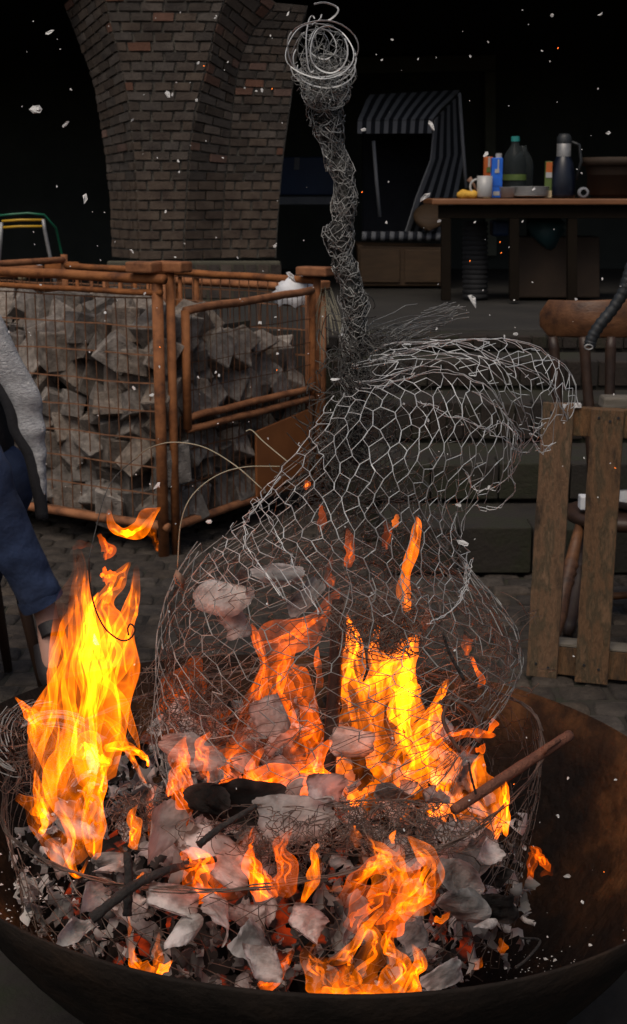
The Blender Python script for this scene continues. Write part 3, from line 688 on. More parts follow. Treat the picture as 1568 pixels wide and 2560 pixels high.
# ================================================================== PERSON AT THE LEFT, ON A STOOL
YP = 4.1
person = thing('person', 'person in a grey cardigan and blue jeans sitting with legs crossed', 'person', G(-90, 1760))
def S(px, py, dy=0.0): return P(px, py, YP + dy)
def limb(b, pts, n=14, m=22):
    # pts: (px, py, dy, radius m)
    q = cr([(*S(p[0], p[1], p[2]), p[3]) for p in pts], m)
    b.tube([V(p) for p in q], [float(p[3]) for p in q], n)
def skin_body(name, verts, edges, radii, m, parent, root=0, sub=2):
    base = WL[parent.name]; me = bpy.data.meshes.new(name); me.from_pydata([tuple(Vector(v) - base) for v in verts], edges, []); me.materials.append(m)
    o = bpy.data.objects.new(name, me); C.objects.link(o); o.parent = parent; WL[o.name] = base.copy()
    sk = o.modifiers.new('skin', 'SKIN'); sk.use_smooth_shade = True
    for i, r_ in enumerate(radii):
        d = me.skin_vertices[0].data[i]; d.radius = r_ if isinstance(r_, tuple) else (r_, r_); d.use_root = (i == root)
    s = o.modifiers.new('sub', 'SUBSURF'); s.levels = sub; s.render_levels = sub
    return o
pel, wai, che, nek, hed, top_ = S(-110, 1190, .05), S(-115, 1080, .05), S(-120, 900, .03), S(-120, 755, .02), S(-112, 660, 0), S(-112, 560, 0)
kneeR, ankR, toeR = S(-60, 1165, -.28), S(118, 1530, -.22), S(128, 1690, -.30)
ankR2 = S(100, 1570, -.22)
kneeL, ankL, toeL = S(0, 1215, .02), S(-130, 1640, .1), S(-90, 1720, -.05)
shR, elR, waR, fiR = S(-70, 815, -.08), S(-30, 1020, -.02), S(-140, 1090, -.1), S(-190, 1120, -.12)
shL, elL, waL, fiL = S(-190, 815, .1), S(-260, 1010, .05), S(-170, 1150, -.15), S(-130, 1165, -.2)
V_ = [pel, wai, che, nek, hed, top_, kneeR, ankR, toeR, kneeL, ankL, toeL, shR, elR, waR, fiR, shL, elL, waL, fiL]
E_ = [(0, 1), (1, 2), (2, 3), (3, 4), (4, 5), (0, 6), (6, 7), (7, 8), (0, 9), (9, 10), (10, 11), (2, 12), (12, 13), (13, 14), (14, 15), (2, 16), (16, 17), (17, 18), (18, 19)]
R_ = [.135, .125, .14, .055, .085, .06, .062, .036, .028, .06, .034, .028, .06, .045, .028, .03, .06, .045, .028, .03]
skin_body('body', V_, E_, R_, M['skin'], person)
b = MB(); rows = []
for k in range(9):
    t = k / 8; a = math.pi * t; rows.append([S(-112, 610, .02) + Vector((math.sin(a) * .095 * math.cos(q), math.sin(a) * .105 * math.sin(q), -math.cos(a) * .13 + .02)) for q in np.linspace(0, 2 * math.pi, 15)[:-1]])
b.quadstrip(rows, True); b.build('hair', M['hair'], person, True)
# jeans
b = MB()
limb(b, [(-110, 1215, .06, .16), (-20, 1190, .04, .125), (10, 1215, .02, .10), (-20, 1300, .03, .085), (-60, 1480, .06, .07), (-120, 1600, .09, .068)])
limb(b, [(-120, 1190, 0, .15), (-85, 1160, -.16, .115), (-55, 1190, -.27, .095), (-15, 1270, -.27, .080), (40, 1370, -.25, .070), (82, 1458, -.24, .064), (100, 1496, -.235, .064)], 18, 30)
b.v = [tuple(Vector(p) + noise.noise_vector(Vector((p[0] * 9, p[1] * 9, p[2] * 22))) * .011 + noise.noise_vector(Vector((p[0] * 25, p[1] * 25, p[2] * 50))) * .004) for p in b.v]
jn = b.build('jeans', M['jeans'], person, True, sub=1)
b = MB(); q = [S(94, 1482, -.238), S(102, 1498, -.235), S(108, 1508, -.234)]; b.tube(q, [.066, .067, .066], 18, False); b.build('hem', M['jeans'], jn, True)
# shirt
b = MB(); limb(b, [(-110, 1180, .05, .15), (-100, 1090, .04, .165), (-110, 980, .03, .165), (-118, 870, .02, .15), (-120, 790, .02, .09)], 18); b.build('shirt', M['shirt'], person, True)
# cardigan: closed folded shell following the body
crow = [(700, -190, -50), (760, -150, -18), (800, -120, 8), (850, -95, 32), (900, -60, 56), (950, -12, 84), (980, 10, 98), (1010, 26, 106), (1040, 36, 106), (1070, 42, 113), (1100, 58, 111), (1130, 76, 117), (1160, 86, 114), (1200, 94, 117), (1240, 103, 117), (1270, 107, 117), (1296, 109, 114)]
b = MB(); rows = []
q = cr(crow, 64)
for k, (y, xl, xr) in enumerate(q):
    c = S((xl + xr) / 2, y, -.10); hw = max(.006, (xr - xl) / 2 * mpp(c)); th = min(.085, .28 * hw + .02)
    fold = .0055 * (.7 * math.sin(y * .12 + 2.2 * math.sin(y * .021)) * max(0, noise.noise(Vector((y * .012, 4, 2))) + .5) + 1.3 * noise.noise(Vector((y * .03, 1, 2)))) * (1 if 930 < y < 1210 else .25)
    ring = []
    for a in np.linspace(0, 2 * math.pi, 25)[:-1]:
        wv = 1 + .03 * math.sin(3 * a + y * .02)
        dd_ = fold * (0.4 + max(0, math.cos(a - .6)))
        ring.append(c + Vector((math.cos(a) * (hw * wv + dd_ * .5), -math.sin(a) * th - dd_ * 1.3, 0)))
    rows.append(ring)
b.quadstrip(rows, True); cg = b.build('cardigan', M['cardigan'], person, True)
b = MB(); limb(b, [(-190, 815, .1, .085), (-240, 930, .07, .075), (-258, 1010, .05, .068), (-215, 1090, -.05, .06), (-165, 1155, -.15, .05)]); b.build('sleeve', M['cardigan'], person, True)
b = MB(); limb(b, [(-128, 790, .12, .11), (-135, 880, .13, .15), (-140, 1000, .13, .155), (-140, 1150, .14, .16)]); b.build('cardigan_back', M['cardigan'], person, True)
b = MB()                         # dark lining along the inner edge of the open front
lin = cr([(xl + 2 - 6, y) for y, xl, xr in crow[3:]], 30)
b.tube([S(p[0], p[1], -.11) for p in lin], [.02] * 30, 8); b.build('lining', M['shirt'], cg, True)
# crossed foot with strap shoe
b = MB(); limb(b, [(112, 1610, -.24, .034), (120, 1645, -.26, .038), (128, 1690, -.29, .036), (134, 1722, -.31, .024)]); sh = b.build('shoe', M['shoe'], person, True)
b = MB(); limb(b, [(128, 1560, -.25, .040), (135, 1590, -.27, .036)]); b.build('shoe_tongue', M['shoe'], sh, True)
b = MB(); limb(b, [(-128, 1650, .09, .05), (-115, 1700, .06, .05), (-90, 1725, 0, .048), (-65, 1735, -.06, .036)]); b.build('shoe', M['shoe'], person, True)
stl = thing('stool', 'dark wooden stool under the person in the grey cardigan', 'stool', G(-100, 1770))
b = MB(); c = S(-110, 1290, .08); b.lathe(c, [(0, -.02), (.2, -.02), (.205, 0), (.2, .02), (0, .02)], 20); b.build('seat', M['chair_dark'], stl, True)
for px, py, dy in ((22, 1690, .25), (112, 1700, .0), (-230, 1700, .25), (-220, 1780, -.1)):
    e = S(px, py, dy); e.z = 0.0; s0 = c + Vector(((e.x - c.x) * .6, (e.y - c.y) * .6, -.01)); b = MB(); b.tube([s0, s0.lerp(e, .5), e], [.018, .02, .015], 8); b.build('leg', M['chair_dark'], stl, True)

# ================================================================== PALLET AND CHAIR AT THE RIGHT
pbL, pbR = G(1315, 1693), G(1525, 1714)
pd = (pbR - pbL); pd.z = 0; pd.normalize(); pn = Vector((-pd.y, pd.x, 0))    # pn points away from the camera
pal = thing('pallet', 'weathered wooden pallet standing upright behind the fire bowl', 'pallet', pbL)
lean = .07
def PB(s_, z, d=0): return pbL + pd * s_ + pn * (d + lean * z) + Vector((0, 0, z))
def board(s0, s1, z0, z1, d0, d1, m, name='board', skew=0):
    b = MB(); n = 10; rows = []
    for k in range(n + 1):
        t = k / n; z = z0 + (z1 - z0) * t; j = R.uniform(-.0018, .0018); sk = skew * t
        rows.append([PB(s0 + j + sk, z, d0), PB(s1 - j * .7 + sk, z, d0), PB(s1 - j * .7 + sk, z, d1), PB(s0 + j + sk, z, d1)])
    b.quadstrip(rows, True); L0 = 0; b.f.append((3, 2, 1, 0)); e = n * 4; b.f.append((e, e + 1, e + 2, e + 3))
    return b.build(name, m, pal, bevel=.0025)
board(0.0, .099, .004, .90, 0, .018, M['pallet'], skew=.012)
bd2 = board(.158, .262, .0, .885, 0, .018, M['pallet'], skew=.006)
board(.33, .43, .0, .88, 0, .018, M['pallet']); board(.50, .60, .0, .88, 0, .018, M['pallet'])
board(.01, .62, .795, .885, .0215, .055, M['pallet'], 'crossbar')
board(.01, .62, .012, .105, .0215, .075, M['pallet'], 'crossbar')
board(.01, .62, .1075, .115, .0215, .095, M['pallet_pale'], 'crossbar_edge')
for s_, z in ((.03, .05), (.07, .04), (.185, .06), (.232, .05), (.185, .86), (.22, .85), (.245, .862), (.03, .87), (.075, .865)):
    b = MB(); c = PB(s_ + (.012 if s_ < .1 else .006) * z / .9, z, -.001); b.tube([c, c - pn * .0025], .0045, 8); b.build('nail', M['black'], pal)
b = MB(); c = PB(.10, .892, .02); b.box(c, (.06, .03, .012)); tag(b.build('ash_clump', M['ash']), 'white clump of ash lying on top edge of pallet', 'ash')
# captain's chair
YC = 4.95
ch = thing('wooden_chair', 'brown wooden chair with a thick curved crest rail behind the pallet', 'chair', G(1560, 1600))
def K(px, py, dy=0): return P(px, py, YC + dy)
b = MB(); rows = []
for k in range(15):
    t = k / 14; px = 1349 + 310 * t; bow = -.13 * (1 - (2 * t - 1) ** 2) + .10
    edge = min(1, (t / .07) ** .6) if t < .5 else min(1, ((1 - t) / .07) ** .6 if t < 1 else 0)
    edge = max(edge, .35)
    y0 = 800 - 52 * edge + 3 * math.sin(t * 5); y1 = 800 + (40 + 5 * math.sin(t * 3)) * edge
    yb = .23 + bow * 1.2
    rows.append([K(px, y0, yb), K(px, (y0 + y1) / 2, yb - .018), K(px, y1, yb), K(px, y1, yb + .045), K(px, (y0 + y1) / 2, yb + .06), K(px, y0, yb + .045)])
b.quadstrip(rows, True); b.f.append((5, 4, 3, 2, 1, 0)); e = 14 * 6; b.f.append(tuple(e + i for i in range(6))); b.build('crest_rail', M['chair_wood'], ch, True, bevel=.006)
for px0, px1, dy in ((1382, 1400, .25), (1458, 1478, .18), (1528, 1522, .16), (1600, 1590, .18), (1640, 1630, .25)):
    b = MB(); pts = [K(px0, 842, dy), K(px0 + (px1 - px0) * .2, 870, dy), K((px0 + px1) / 2, 960, dy), K(px1, 1080, dy - .02), K(px1 + 6, 1262, dy - .05)]
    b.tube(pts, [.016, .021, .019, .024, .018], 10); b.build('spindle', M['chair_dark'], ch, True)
b = MB(); rows = []
for s_, z in ((.0, .0), (.85, .0), (1.0, -.012), (1.0, -.04), (.92, -.05), (0, -.05)):
    c = K(1560, 1268, -.02); rows.append([c + Vector((math.cos(a) * .215 * s_, math.sin(a) * .21 * s_, z)) for a in np.linspace(0, 2 * math.pi, 25)[:-1]])
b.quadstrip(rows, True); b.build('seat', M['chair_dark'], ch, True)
for px, dy, pxe, pye in ((1452, -.1, 1372, 1640), (1640, -.1, 1690, 1640), (1478, .12, 1418, 1590), (1620, .12, 1650, 1590)):
    a0 = K(px, 1305, dy); e0 = G(pxe, pye); pts = [a0.lerp(e0, t) for t in (0, .18, .30, .33, .36, .39, .42, .45, .5, .7, .88, .9, 1)]
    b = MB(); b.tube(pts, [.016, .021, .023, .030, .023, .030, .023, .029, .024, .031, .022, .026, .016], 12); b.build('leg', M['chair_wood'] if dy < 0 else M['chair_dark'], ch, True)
b = MB(); b.tube([K(1395, 1480, .05), K(1540, 1490, .02), K(1660, 1480, .05)], [.011, .015, .011], 8); b.build('stretcher', M['chair_wood'], ch, True)
b = MB(); quad_block(b, [(1512, 994), (1660, 997), (1660, 1026), (1506, 1024)], YC - .25, .09); b.build('armrest', M['pallet_pale'], ch, bevel=.008)
c = K(1590, 1266, -.05); b = MB(); b.lathe(c, [(0, .002), (.08, .002), (.115, .035), (.118, .038), (.105, .032), (.075, .01), (0, .01)], 22); tag(b.build('dish', M['white_china'], None, True), 'white dish lying on the seat of the wooden chair', 'dish')
b = MB(); b.box(K(1462, 1255, -.1), (.04, .05, .05)); tag(b.build('white_block', M['white'], None, bevel=.004), 'small white block on the chair seat edge', 'block')
hz_ = thing('black_hose', 'black hose with a white upper sleeve hanging before the chair back', 'hose', P(1475, 866, 4.7))
b = MB(); q = cr([(1474, 866), (1480, 845), (1500, 812), (1530, 775), (1556, 735), (1568, 700), (1580, 660)], 40)
b.tube([P(p[0], p[1], 4.72) for p in q], [.020 + .0022 * math.sin(i * 2.4) for i in range(40)], 12); b.build('tube', M['black'], hz_, True)
b = MB(); b.tube([P(1570, 728, 4.715), P(1580, 700, 4.715), P(1592, 650, 4.715), P(1610, 600, 4.715)], [.012, .024, .028, .030], 12); b.build('white_sleeve', M['white'], hz_, True)
b = MB(); q = [P(1472 + 10 * math.cos(a), 868 + 6 * math.sin(a), 4.70) for a in np.linspace(0, 2 * math.pi, 17)]; b.tube(q, .003, 6); b.build('end_ring', M['steel'], hz_, True)

# ================================================================== FIRE BOWL
BC = Vector((-.005, 2.359, 0)); BR, BZ, BD, TILT = .70, .50, .46, -.050
bowl = thing('fire_bowl', 'wide rusty steel fire bowl holding the burning wire figure', 'fire bowl', BC)
def bowl_z(r): return BZ - BD + BD * min(1.0, (r / BR)) ** 3.0
def bz(x, y): return bowl_z(math.hypot(x - BC.x, y - BC.y)) + TILT * (x - BC.x)
b = MB(); rows = []; nseg = 96
for k in range(23): r_ = BR * (k / 22); rows.append([BC + Vector((max(r_, .002) * math.cos(a), max(r_, .002) * math.sin(a), bowl_z(r_) + TILT * r_ * math.cos(a) + .0025 * math.sin(3 * a + r_ * 9))) for a in np.linspace(0, 2 * math.pi, nseg + 1)[:-1]])
inner = len(rows)
for k in range(22, -1, -1): r_ = (BR + .004) * (k / 22); rows.append([BC + Vector((max(r_, .002) * math.cos(a), max(r_, .002) * math.sin(a), bowl_z(r_ * BR / (BR + .004)) + TILT * r_ * math.cos(a) - .006 + (.0 if k < 22 else .003))) for a in np.linspace(0, 2 * math.pi, nseg + 1)[:-1]])
b.quadstrip(rows, True); b.mi = [0 if i < (inner - 1) * nseg else 1 for i in range(len(b.f))]; b.build('shell', [M['rust_bowl'], M['soot_steel']], bowl, True)
b = MB(); b.lathe(BC, [(.22, 0), (.22, .055), (.21, .055), (.21, 0)], 40); b.build('foot_ring', M['rust_bowl'], bowl, True)

# ================================================================== WIRE FIGURE
YW = 2.35
fig = thing('wire_figure', 'tall chicken wire figure with a coiled head standing in the fire bowl', 'sculpture', Vector((-.02, YW, .25)))
def hexnet(b, fn, nu, nv, r1=.0010, r2=.0014, shear=0.0, jit=.10, wrap=True, keep=1.0, seed=1, vmin=0.0, vmax=1.0, nsub=2):
    rr = random.Random(seed); J = {}
    def node(i, j, up):
        key = (i % nu if wrap else i, j, up)
        if key not in J: J[key] = (rr.gauss(0, jit) / nu, rr.gauss(0, jit) / nv)
        u = (i + .5 * (j & 1)) / nu; v = (j + (.40 if up else 0)) / nv
        d = J[key]; return u + d[0], v + d[1]
    def edge(p, q, r):
        if rr.random() > keep: return
        if not (vmin <= p[1] <= vmax and vmin <= q[1] <= vmax): return
        pu, qu = p[0] + shear * p[1], q[0] + shear * q[1]
        if not wrap and not (-.02 <= pu <= 1.02 and -.02 <= qu <= 1.02): return
        pts = [fn(pu + (qu - pu) * t / nsub, p[1] + (q[1] - p[1]) * t / nsub) for t in range(nsub + 1)]
        b.wire(pts, r)
    i0, i1 = (0, nu) if wrap else (-int(abs(shear) * nu) - 2, nu + int(abs(shear) * nu) + 2)
    for j in range(-1, nv + 1):
        for i in range(i0, i1):
            A, B = node(i, j, False), node(i, j, True)
            edge(A, B, r2)
            if j & 1: e1, e2 = (i + 1, j + 1), (i, j + 1)
            else: e1, e2 = (i, j + 1), (i - 1, j + 1)
            for (ii, jj) in (e1, e2):
                q = node(ii, jj, False); edge(B, q, r1)
def loft(rows_, Yc, ratio):
    a = np.array(rows_, float)
    def fn(u, v):
        v = min(1, max(0, v)); y = a[0, 0] + (a[-1, 0] - a[0, 0]) * v
        xl = np.interp(y, a[:, 0], a[:, 1]); xr = np.interp(y, a[:, 0], a[:, 2])
        c = P((xl + xr) / 2, y, Yc); hw = (xr - xl) / 2 * mpp(c)
        th = 2 * math.pi * u; nn = noise.noise(Vector((math.cos(th) * 1.5, math.sin(th) * 1.5, v * 3))) * .018
        return Vector((c.x + (hw + nn) * math.cos(th), Yc + ratio * (hw + nn) * math.sin(th), c.z + nn))
    return fn
def sheet(ctrl):
    def fn(u, v):
        rows_ = []
        for row in ctrl: rows_.append(cr_at(row, u))
        x, y, Y = cr_at(rows_, v); nn = noise.noise(Vector((u * 4, v * 4, ctrl[0][0][0]))) * .01
        return P(x, y, Y) + Vector((nn, nn, nn))
    return fn
def cr_at(pts, t):
    m = len(pts); t = max(0, min(1, t)) * (m - 1); i = min(int(t), m - 2); f = t - i
    p1, p2 = pts[i], pts[i + 1]
    p0 = pts[i - 1] if i > 0 else tuple(2 * a - c for a, c in zip(p1, p2))
    p3 = pts[i + 2] if i + 2 < m else tuple(2 * a - c for a, c in zip(p2, p1))
    return tuple(0.5 * (2 * b_ + (c - a) * f + (2 * a - 5 * b_ + 4 * c - d) * f * f + (3 * b_ - a - 3 * c + d) * f ** 3) for a, b_, c, d in zip(p0, p1, p2, p3))
# front mantle of big hexagons
mant = sheet([[(835, 985, 2.30), (960, 945, 2.20), (1120, 930, 2.16), (1240, 985, 2.20), (1300, 1085, 2.28)],
              [(745, 1110, 2.26), (900, 1070, 2.10), (1060, 1075, 2.07), (1200, 1110, 2.14), (1275, 1200, 2.26)],
              [(630, 1250, 2.24), (790, 1225, 2.06), (950, 1220, 2.02), (1080, 1250, 2.10), (1165, 1310, 2.25)],
              [(540, 1360, 2.22), (700, 1370, 2.06), (870, 1380, 2.02), (1040, 1390, 2.08), (1180, 1400, 2.22)],
              [(468, 1455, 2.25), (640, 1490, 2.12), (850, 1545, 2.06), (1020, 1560, 2.10), (1160, 1500, 2.22)]])
b = MB(); hexnet(b, mant, 15, 15, .00062, .00100, shear=.55, jit=.12, wrap=False, seed=3)
b.build('mantle', M['silver'], fig, kind='stuff')
mant2 = sheet([[(820, 1010, 2.40), (960, 960, 2.42), (1110, 960, 2.42), (1230, 1040, 2.42)],
               [(720, 1150, 2.44), (880, 1100, 2.52), (1060, 1130, 2.52), (1210, 1180, 2.42)],
               [(570, 1330, 2.46), (800, 1290, 2.58), (1000, 1310, 2.58), (1150, 1330, 2.42)],
               [(450, 1490, 2.40), (700, 1480, 2.58), (950, 1500, 2.56), (1165, 1450, 2.40)]])
b = MB(); hexnet(b, mant2, 15, 15, .0005, .0007, shear=-.3, jit=.18, wrap=False, seed=5)
b.build('mantle_back', M['wire_dull'], fig, kind='stuff')
# cape sweeping out to the right
cape = sheet([[(880, 905, 2.34), (960, 868, 2.30), (1080, 845, 2.25), (1220, 845, 2.22), (1350, 872, 2.22), (1420, 925, 2.24), (1452, 1015, 2.26)],
              [(885, 925, 2.33), (980, 890, 2.26), (1100, 868, 2.20), (1230, 880, 2.16), (1330, 925, 2.17), (1395, 985, 2.2), (1412, 1060, 2.24)],
              [(890, 950, 2.32), (990, 920, 2.22), (1110, 895, 2.17), (1220, 920, 2.13), (1290, 985, 2.15), (1345, 1050, 2.2), (1375, 1115, 2.24)],
              [(895, 975, 2.31), (1000, 950, 2.20), (1110, 930, 2.15), (1210, 960, 2.12), (1262, 1030, 2.16), (1300, 1090, 2.21), (1290, 1150, 2.26)]])
b = MB(); hexnet(b, cape, 13, 7, .0006, .0009, shear=.25, jit=.17, wrap=False, seed=8)
hexnet(b, cape, 15, 6, .00055, .0007, shear=-.2, jit=.2, wrap=False, seed=81, keep=.3)
for v in (.0, .02, .3, .33, .72, .97, 1.0):
    b.wire([cape(t / 24, v) + noise.noise_vector(Vector((t * .7, v * 9, 3))) * .008 for t in range(2, 25)], .0007)
b.build('cape', M['silver'], fig, kind='stuff')
# curled rim loops where the cape rolls under
b = MB()
for pts in ([(1180, 975, 2.12), (1270, 1045, 2.14), (1303, 1110, 2.2), (1290, 1170, 2.25), (1240, 1215, 2.28), (1190, 1222, 2.3), (1160, 1180, 2.3)],
            [(1215, 1075, 2.2), (1262, 1060, 2.2), (1290, 1100, 2.2), (1275, 1180, 2.25), (1285, 1235, 2.28), (1230, 1275, 2.3), (1195, 1262, 2.3)],
            [(1040, 1000, 2.13), (1130, 1040, 2.11), (1240, 1085, 2.12), (1300, 1130, 2.18)],
            [(1180, 1395, 2.2), (1172, 1450, 2.2), (1150, 1500, 2.18)],
            [(1168, 1380, 2.21), (1162, 1460, 2.2), (1135, 1520, 2.17), (1070, 1560, 2.13)],
            [(640, 1240, 2.2), (690, 1330, 2.12), (740, 1420, 2.1), (800, 1530, 2.08)],
            [(700, 1190, 2.2), (640, 1270, 2.16), (610, 1330, 2.16), (640, 1400, 2.12), (700, 1490, 2.09)],
            [(1380, 1110, 2.23), (1350, 1130, 2.24), (1330, 1085, 2.24), (1365, 1060, 2.22)]):
    q = cr(pts, 26); w_ = [P(p[0], p[1], p[2]) + noise.noise_vector(Vector((i * .6, pts[0][0], 0))) * .005 for i, p in enumerate(q)]
    b.wire(w_, .0008); b.wire([p + noise.noise_vector(Vector((i * .9, pts[0][0], 5))) * .010 for i, p in enumerate(w_)], .0006)
b.build('rolled_edge', M['silver'], fig, kind='stuff')
# loose strands above the cape
b = MB()
for k in range(46):
    x0, y0 = R.uniform(905, 1010), R.uniform(815, 905); l = R.uniform(40, 170); a = R.uniform(-.75, -.12)
    q = [P(x0 + l * t * math.cos(a * (1 - .4 * t)), y0 + l * t * math.sin(a * (1 - .4 * t)) + R.uniform(-4, 4), 2.36 + .1 * t) for t in np.linspace(0, 1, 6)]
    b.wire(q, R.uniform(.0006, .001))
for k in range(16):
    x0, y0 = R.uniform(1040, 1130), R.uniform(770, 815)
    b.wire([P(x0, y0, 2.45), P(x0 + 30, y0 - R.uniform(2, 14), 2.46), P(x0 + R.uniform(40, 70), y0 - R.uniform(5, 30), 2.46)], .0009)
b.build('loose_strands', M['wire_dull'], fig, kind='stuff')
# lower skirt balloon
skirt = loft([(1370, 500, 1165), (1430, 462, 1205), (1500, 425, 1260), (1570, 402, 1300), (1640, 390, 1312), (1720, 385, 1275), (1800, 388, 1215), (1880, 398, 1160), (1985, 430, 1120)], YW, .82)
b = MB(); hexnet(b, skirt, 34, 15, .0008, .0011, shear=.12, jit=.15, wrap=True, seed=11, keep=.93)
b.build('skirt', M['wire_dull'], fig, kind='stuff')
b = MB(); hexnet(b, loft([(1400, 520, 1140), (1500, 440, 1240), (1640, 405, 1290), (1800, 420, 1200), (1950, 470, 1100)], YW, .6), 36, 16, .0007, .0008, shear=-.4, jit=.28, wrap=True, seed=12, keep=.8)
b.build('inner_skirt', M['wire_burnt'], fig, kind='stuff')
# base drum
DC = Vector((-.074, 2.35, 0)); DR = .487
def drum(u, v):
    th = 2 * math.pi * u; n_ = noise.noise(Vector((math.cos(th) * 2, math.sin(th) * 2, v * 2))) * .022
    r_ = DR + n_ - .03 * v
    return Vector((DC.x + r_ * math.cos(th), DC.y + r_ * math.sin(th), max(.545 + .05 * math.cos(th) - v * .33 + n_ * .5, bz(DC.x + r_ * math.cos(th), DC.y + r_ * math.sin(th)) + .004)))
b = MB(); hexnet(b, drum, 58, 7, .0008, .0011, shear=.1, jit=.16, seed=21)
hexnet(b, lambda u, v: drum(u, v) * 1.0 + Vector((.01 * math.sin(9 * u), .012, .012)), 60, 6, .0007, .0008, shear=-.2, jit=.25, seed=22, keep=.45)
b.build('base_drum', M['wire_burnt'], fig, kind='stuff')
b = MB()
for k in range(5):
    o = R.uniform(0, 6)
    b.wire([drum(t / 90, 0) + Vector((0, 0, .004)) + noise.noise_vector(Vector((t * .5, k * 7, o))) * .008 for t in range(91)], .0013)
b.build('base_ring', M['wire_burnt'], fig, kind='stuff')
def tangle(b, c, rx, ry, rz, n, r=.0008, seg=9, curl=1.0):
    for k in range(n):
        p = Vector((R.gauss(0, .5) * rx, R.gauss(0, .5) * ry, R.gauss(0, .5) * rz)); e = math.sqrt((p.x / rx) ** 2 + (p.y / ry) ** 2 + (p.z / rz) ** 2); p = p * (R.uniform(.5, 1.1) / e if e > 1.1 else 1); d = Vector((R.gauss(0, 1), R.gauss(0, 1), R.gauss(0, 1))).normalized(); ax = Vector((R.gauss(0, 1), R.gauss(0, 1), R.gauss(0, 1))).normalized()
        pts = []; st = R.uniform(.006, .014); an = R.uniform(.15, .6) * curl
        for s_ in range(seg):
            pts.append(c + p); d.rotate(Matrix.Rotation(an, 3, ax)); d += Vector((R.gauss(0, .1), R.gauss(0, .1), R.gauss(0, .1))); d.normalize(); p = p + d * st
            e = math.sqrt((p.x / rx) ** 2 + (p.y / ry) ** 2 + (p.z / rz) ** 2)
            if e > 1.15: p = p * (1.15 / e)
        b.wire(pts, r)
# column of tangled wire
col = cr([(812, 215, 60), (812, 265, 46), (820, 325, 38), (842, 395, 31), (862, 460, 30), (860, 530, 28), (846, 585, 34), (856, 645, 30), (872, 695, 31), (886, 755, 32), (888, 815, 31), (882, 880, 28), (888, 950, 36), (884, 1010, 40), (872, 1080, 48), (868, 1160, 56)], 120)
cpts = []
for i, (x, y, hw) in enumerate(col):
    c = P(x, y, YW + .02); cpts.append((c, hw * mpp(c) * (1 + .14 * math.sin(i * .55) * (i > 15))))
def col_arcs(b, n, r, rmin, rmax, i0=0, i1=119):
    for k in range(n):
        i = R.randint(i0, i1); a = R.uniform(0, 6.28); da = R.choice((-1, 1)) * R.uniform(.15, .42); di = R.uniform(-1.6, 1.6); rf = R.uniform(rmin, rmax); pts = []
        ff_ = float(i)
        for s_ in range(R.randint(5, 11)):
            j = int(max(0, min(119, ff_))); c, hw = cpts[j]; q = hw * rf * (1 + R.uniform(-.08, .08))
            pts.append(c + Vector((math.cos(a) * q, math.sin(a) * q, R.uniform(-.005, .005)))); a += da; ff_ += di
        b.wire(pts, r)
b = MB(); col_arcs(b, 700, .0007, .25, 1.0); col_arcs(b, 380, .0009, .2, .95, 72, 119); b.build('wire_column', M['wire_dark'], fig, kind='stuff')
b = MB(); col_arcs(b, 430, .0006, .75, 1.08, 0, 105); col_arcs(b, 110, .0008, .95, 1.16, 0, 100); b.build('column_wrap', M['wire_dull'], fig, kind='stuff')
b = MB(); q = cpts[24:120:4]; b.tube([p for p, _ in q], [h * .52 for _, h in q], 10); b.build('column_core', M['wire_dark'], fig, True)
b = MB(); tangle(b, P(885, 1000, 2.33), .07, .07, .16, 170, .0008); tangle(b, P(950, 905, 2.32), .06, .06, .05, 90, .0008); tangle(b, P(870, 1180, 2.36), .12, .1, .12, 170, .0008)
tangle(b, P(930, 1320, 2.4), .16, .1, .12, 190, .0008)
b.build('core_tangle', M['wire_dark'], fig, kind='stuff')
# coiled head
hc = P(806, 128, YW); s_ = mpp(hc)
b = MB()
def ring(b, cx, cy, rx, ry, r, a0=0, a1=6.283, dy=0.0, wob=1.0, tilt=0):
    n = 40; ph = R.uniform(0, 6)
    pts = []
    for k in range(n + 1):
        a = a0 + (a1 - a0) * k / n; px, py = cx + rx * math.cos(a) * (1 + .02 * wob * math.sin(3 * a + ph)), cy + ry * math.sin(a) * (1 + .02 * wob * math.sin(2 * a + ph))
        pts.append(P(px, py, YW + dy + tilt * math.sin(a)))
    b.wire(pts, r)
ring(b, 804, 122, 88, 74, .0014, dy=-.06, tilt=.03, wob=2.5); ring(b, 799, 128, 84, 69, .0011, dy=-.045, tilt=-.02, wob=3); ring(b, 822, 124, 46, 60, .0014, -.5, 5.0, dy=-.07, wob=2)
ring(b, 808, 134, 80, 62, .0010, dy=.05, tilt=.05, wob=4); ring(b, 806, 110, 34, 38, .0011, dy=-.02, wob=4); ring(b, 800, 118, 22, 40, .0009, dy=.02, tilt=.03, wob=4)
ring(b, 812, 150, 78, 60, .0014, -.3, 3.6, dy=0); ring(b, 798, 160, 70, 62, .0013, .2, 3.0, dy=.03); ring(b, 780, 110, 14, 70, .0013, 1.2, 5.2, dy=-.05); ring(b, 815, 170, 72, 50, .0013, -.2, 3.3, dy=-.03)
q = cr([(780, 62), (800, 48), (805, 36)], 6); b.wire([P(*p, YW - .04) for p in q], .0015)
q = cr([(785, 10), (805, 6), (825, 9), (845, 20), (842, 34), (830, 46), (820, 52)], 16); b.wire([P(*p, YW - .03) for p in q], .0017)
b.build('head_coil', M['silver'], fig, kind='stuff')
b = MB(); tangle(b, P(806, 120, YW), 56 * s_, .04, 52 * s_, 55, .0007, 9, .5); tangle(b, P(810, 185, YW), 72 * s_, .05, 42 * s_, 100, .0008, 10, .6); tangle(b, P(816, 235, YW), 54 * s_, .045, 36 * s_, 100, .0007, 9, .7)
b.build('head_tangle', M['wire_dull'], fig, kind='stuff')
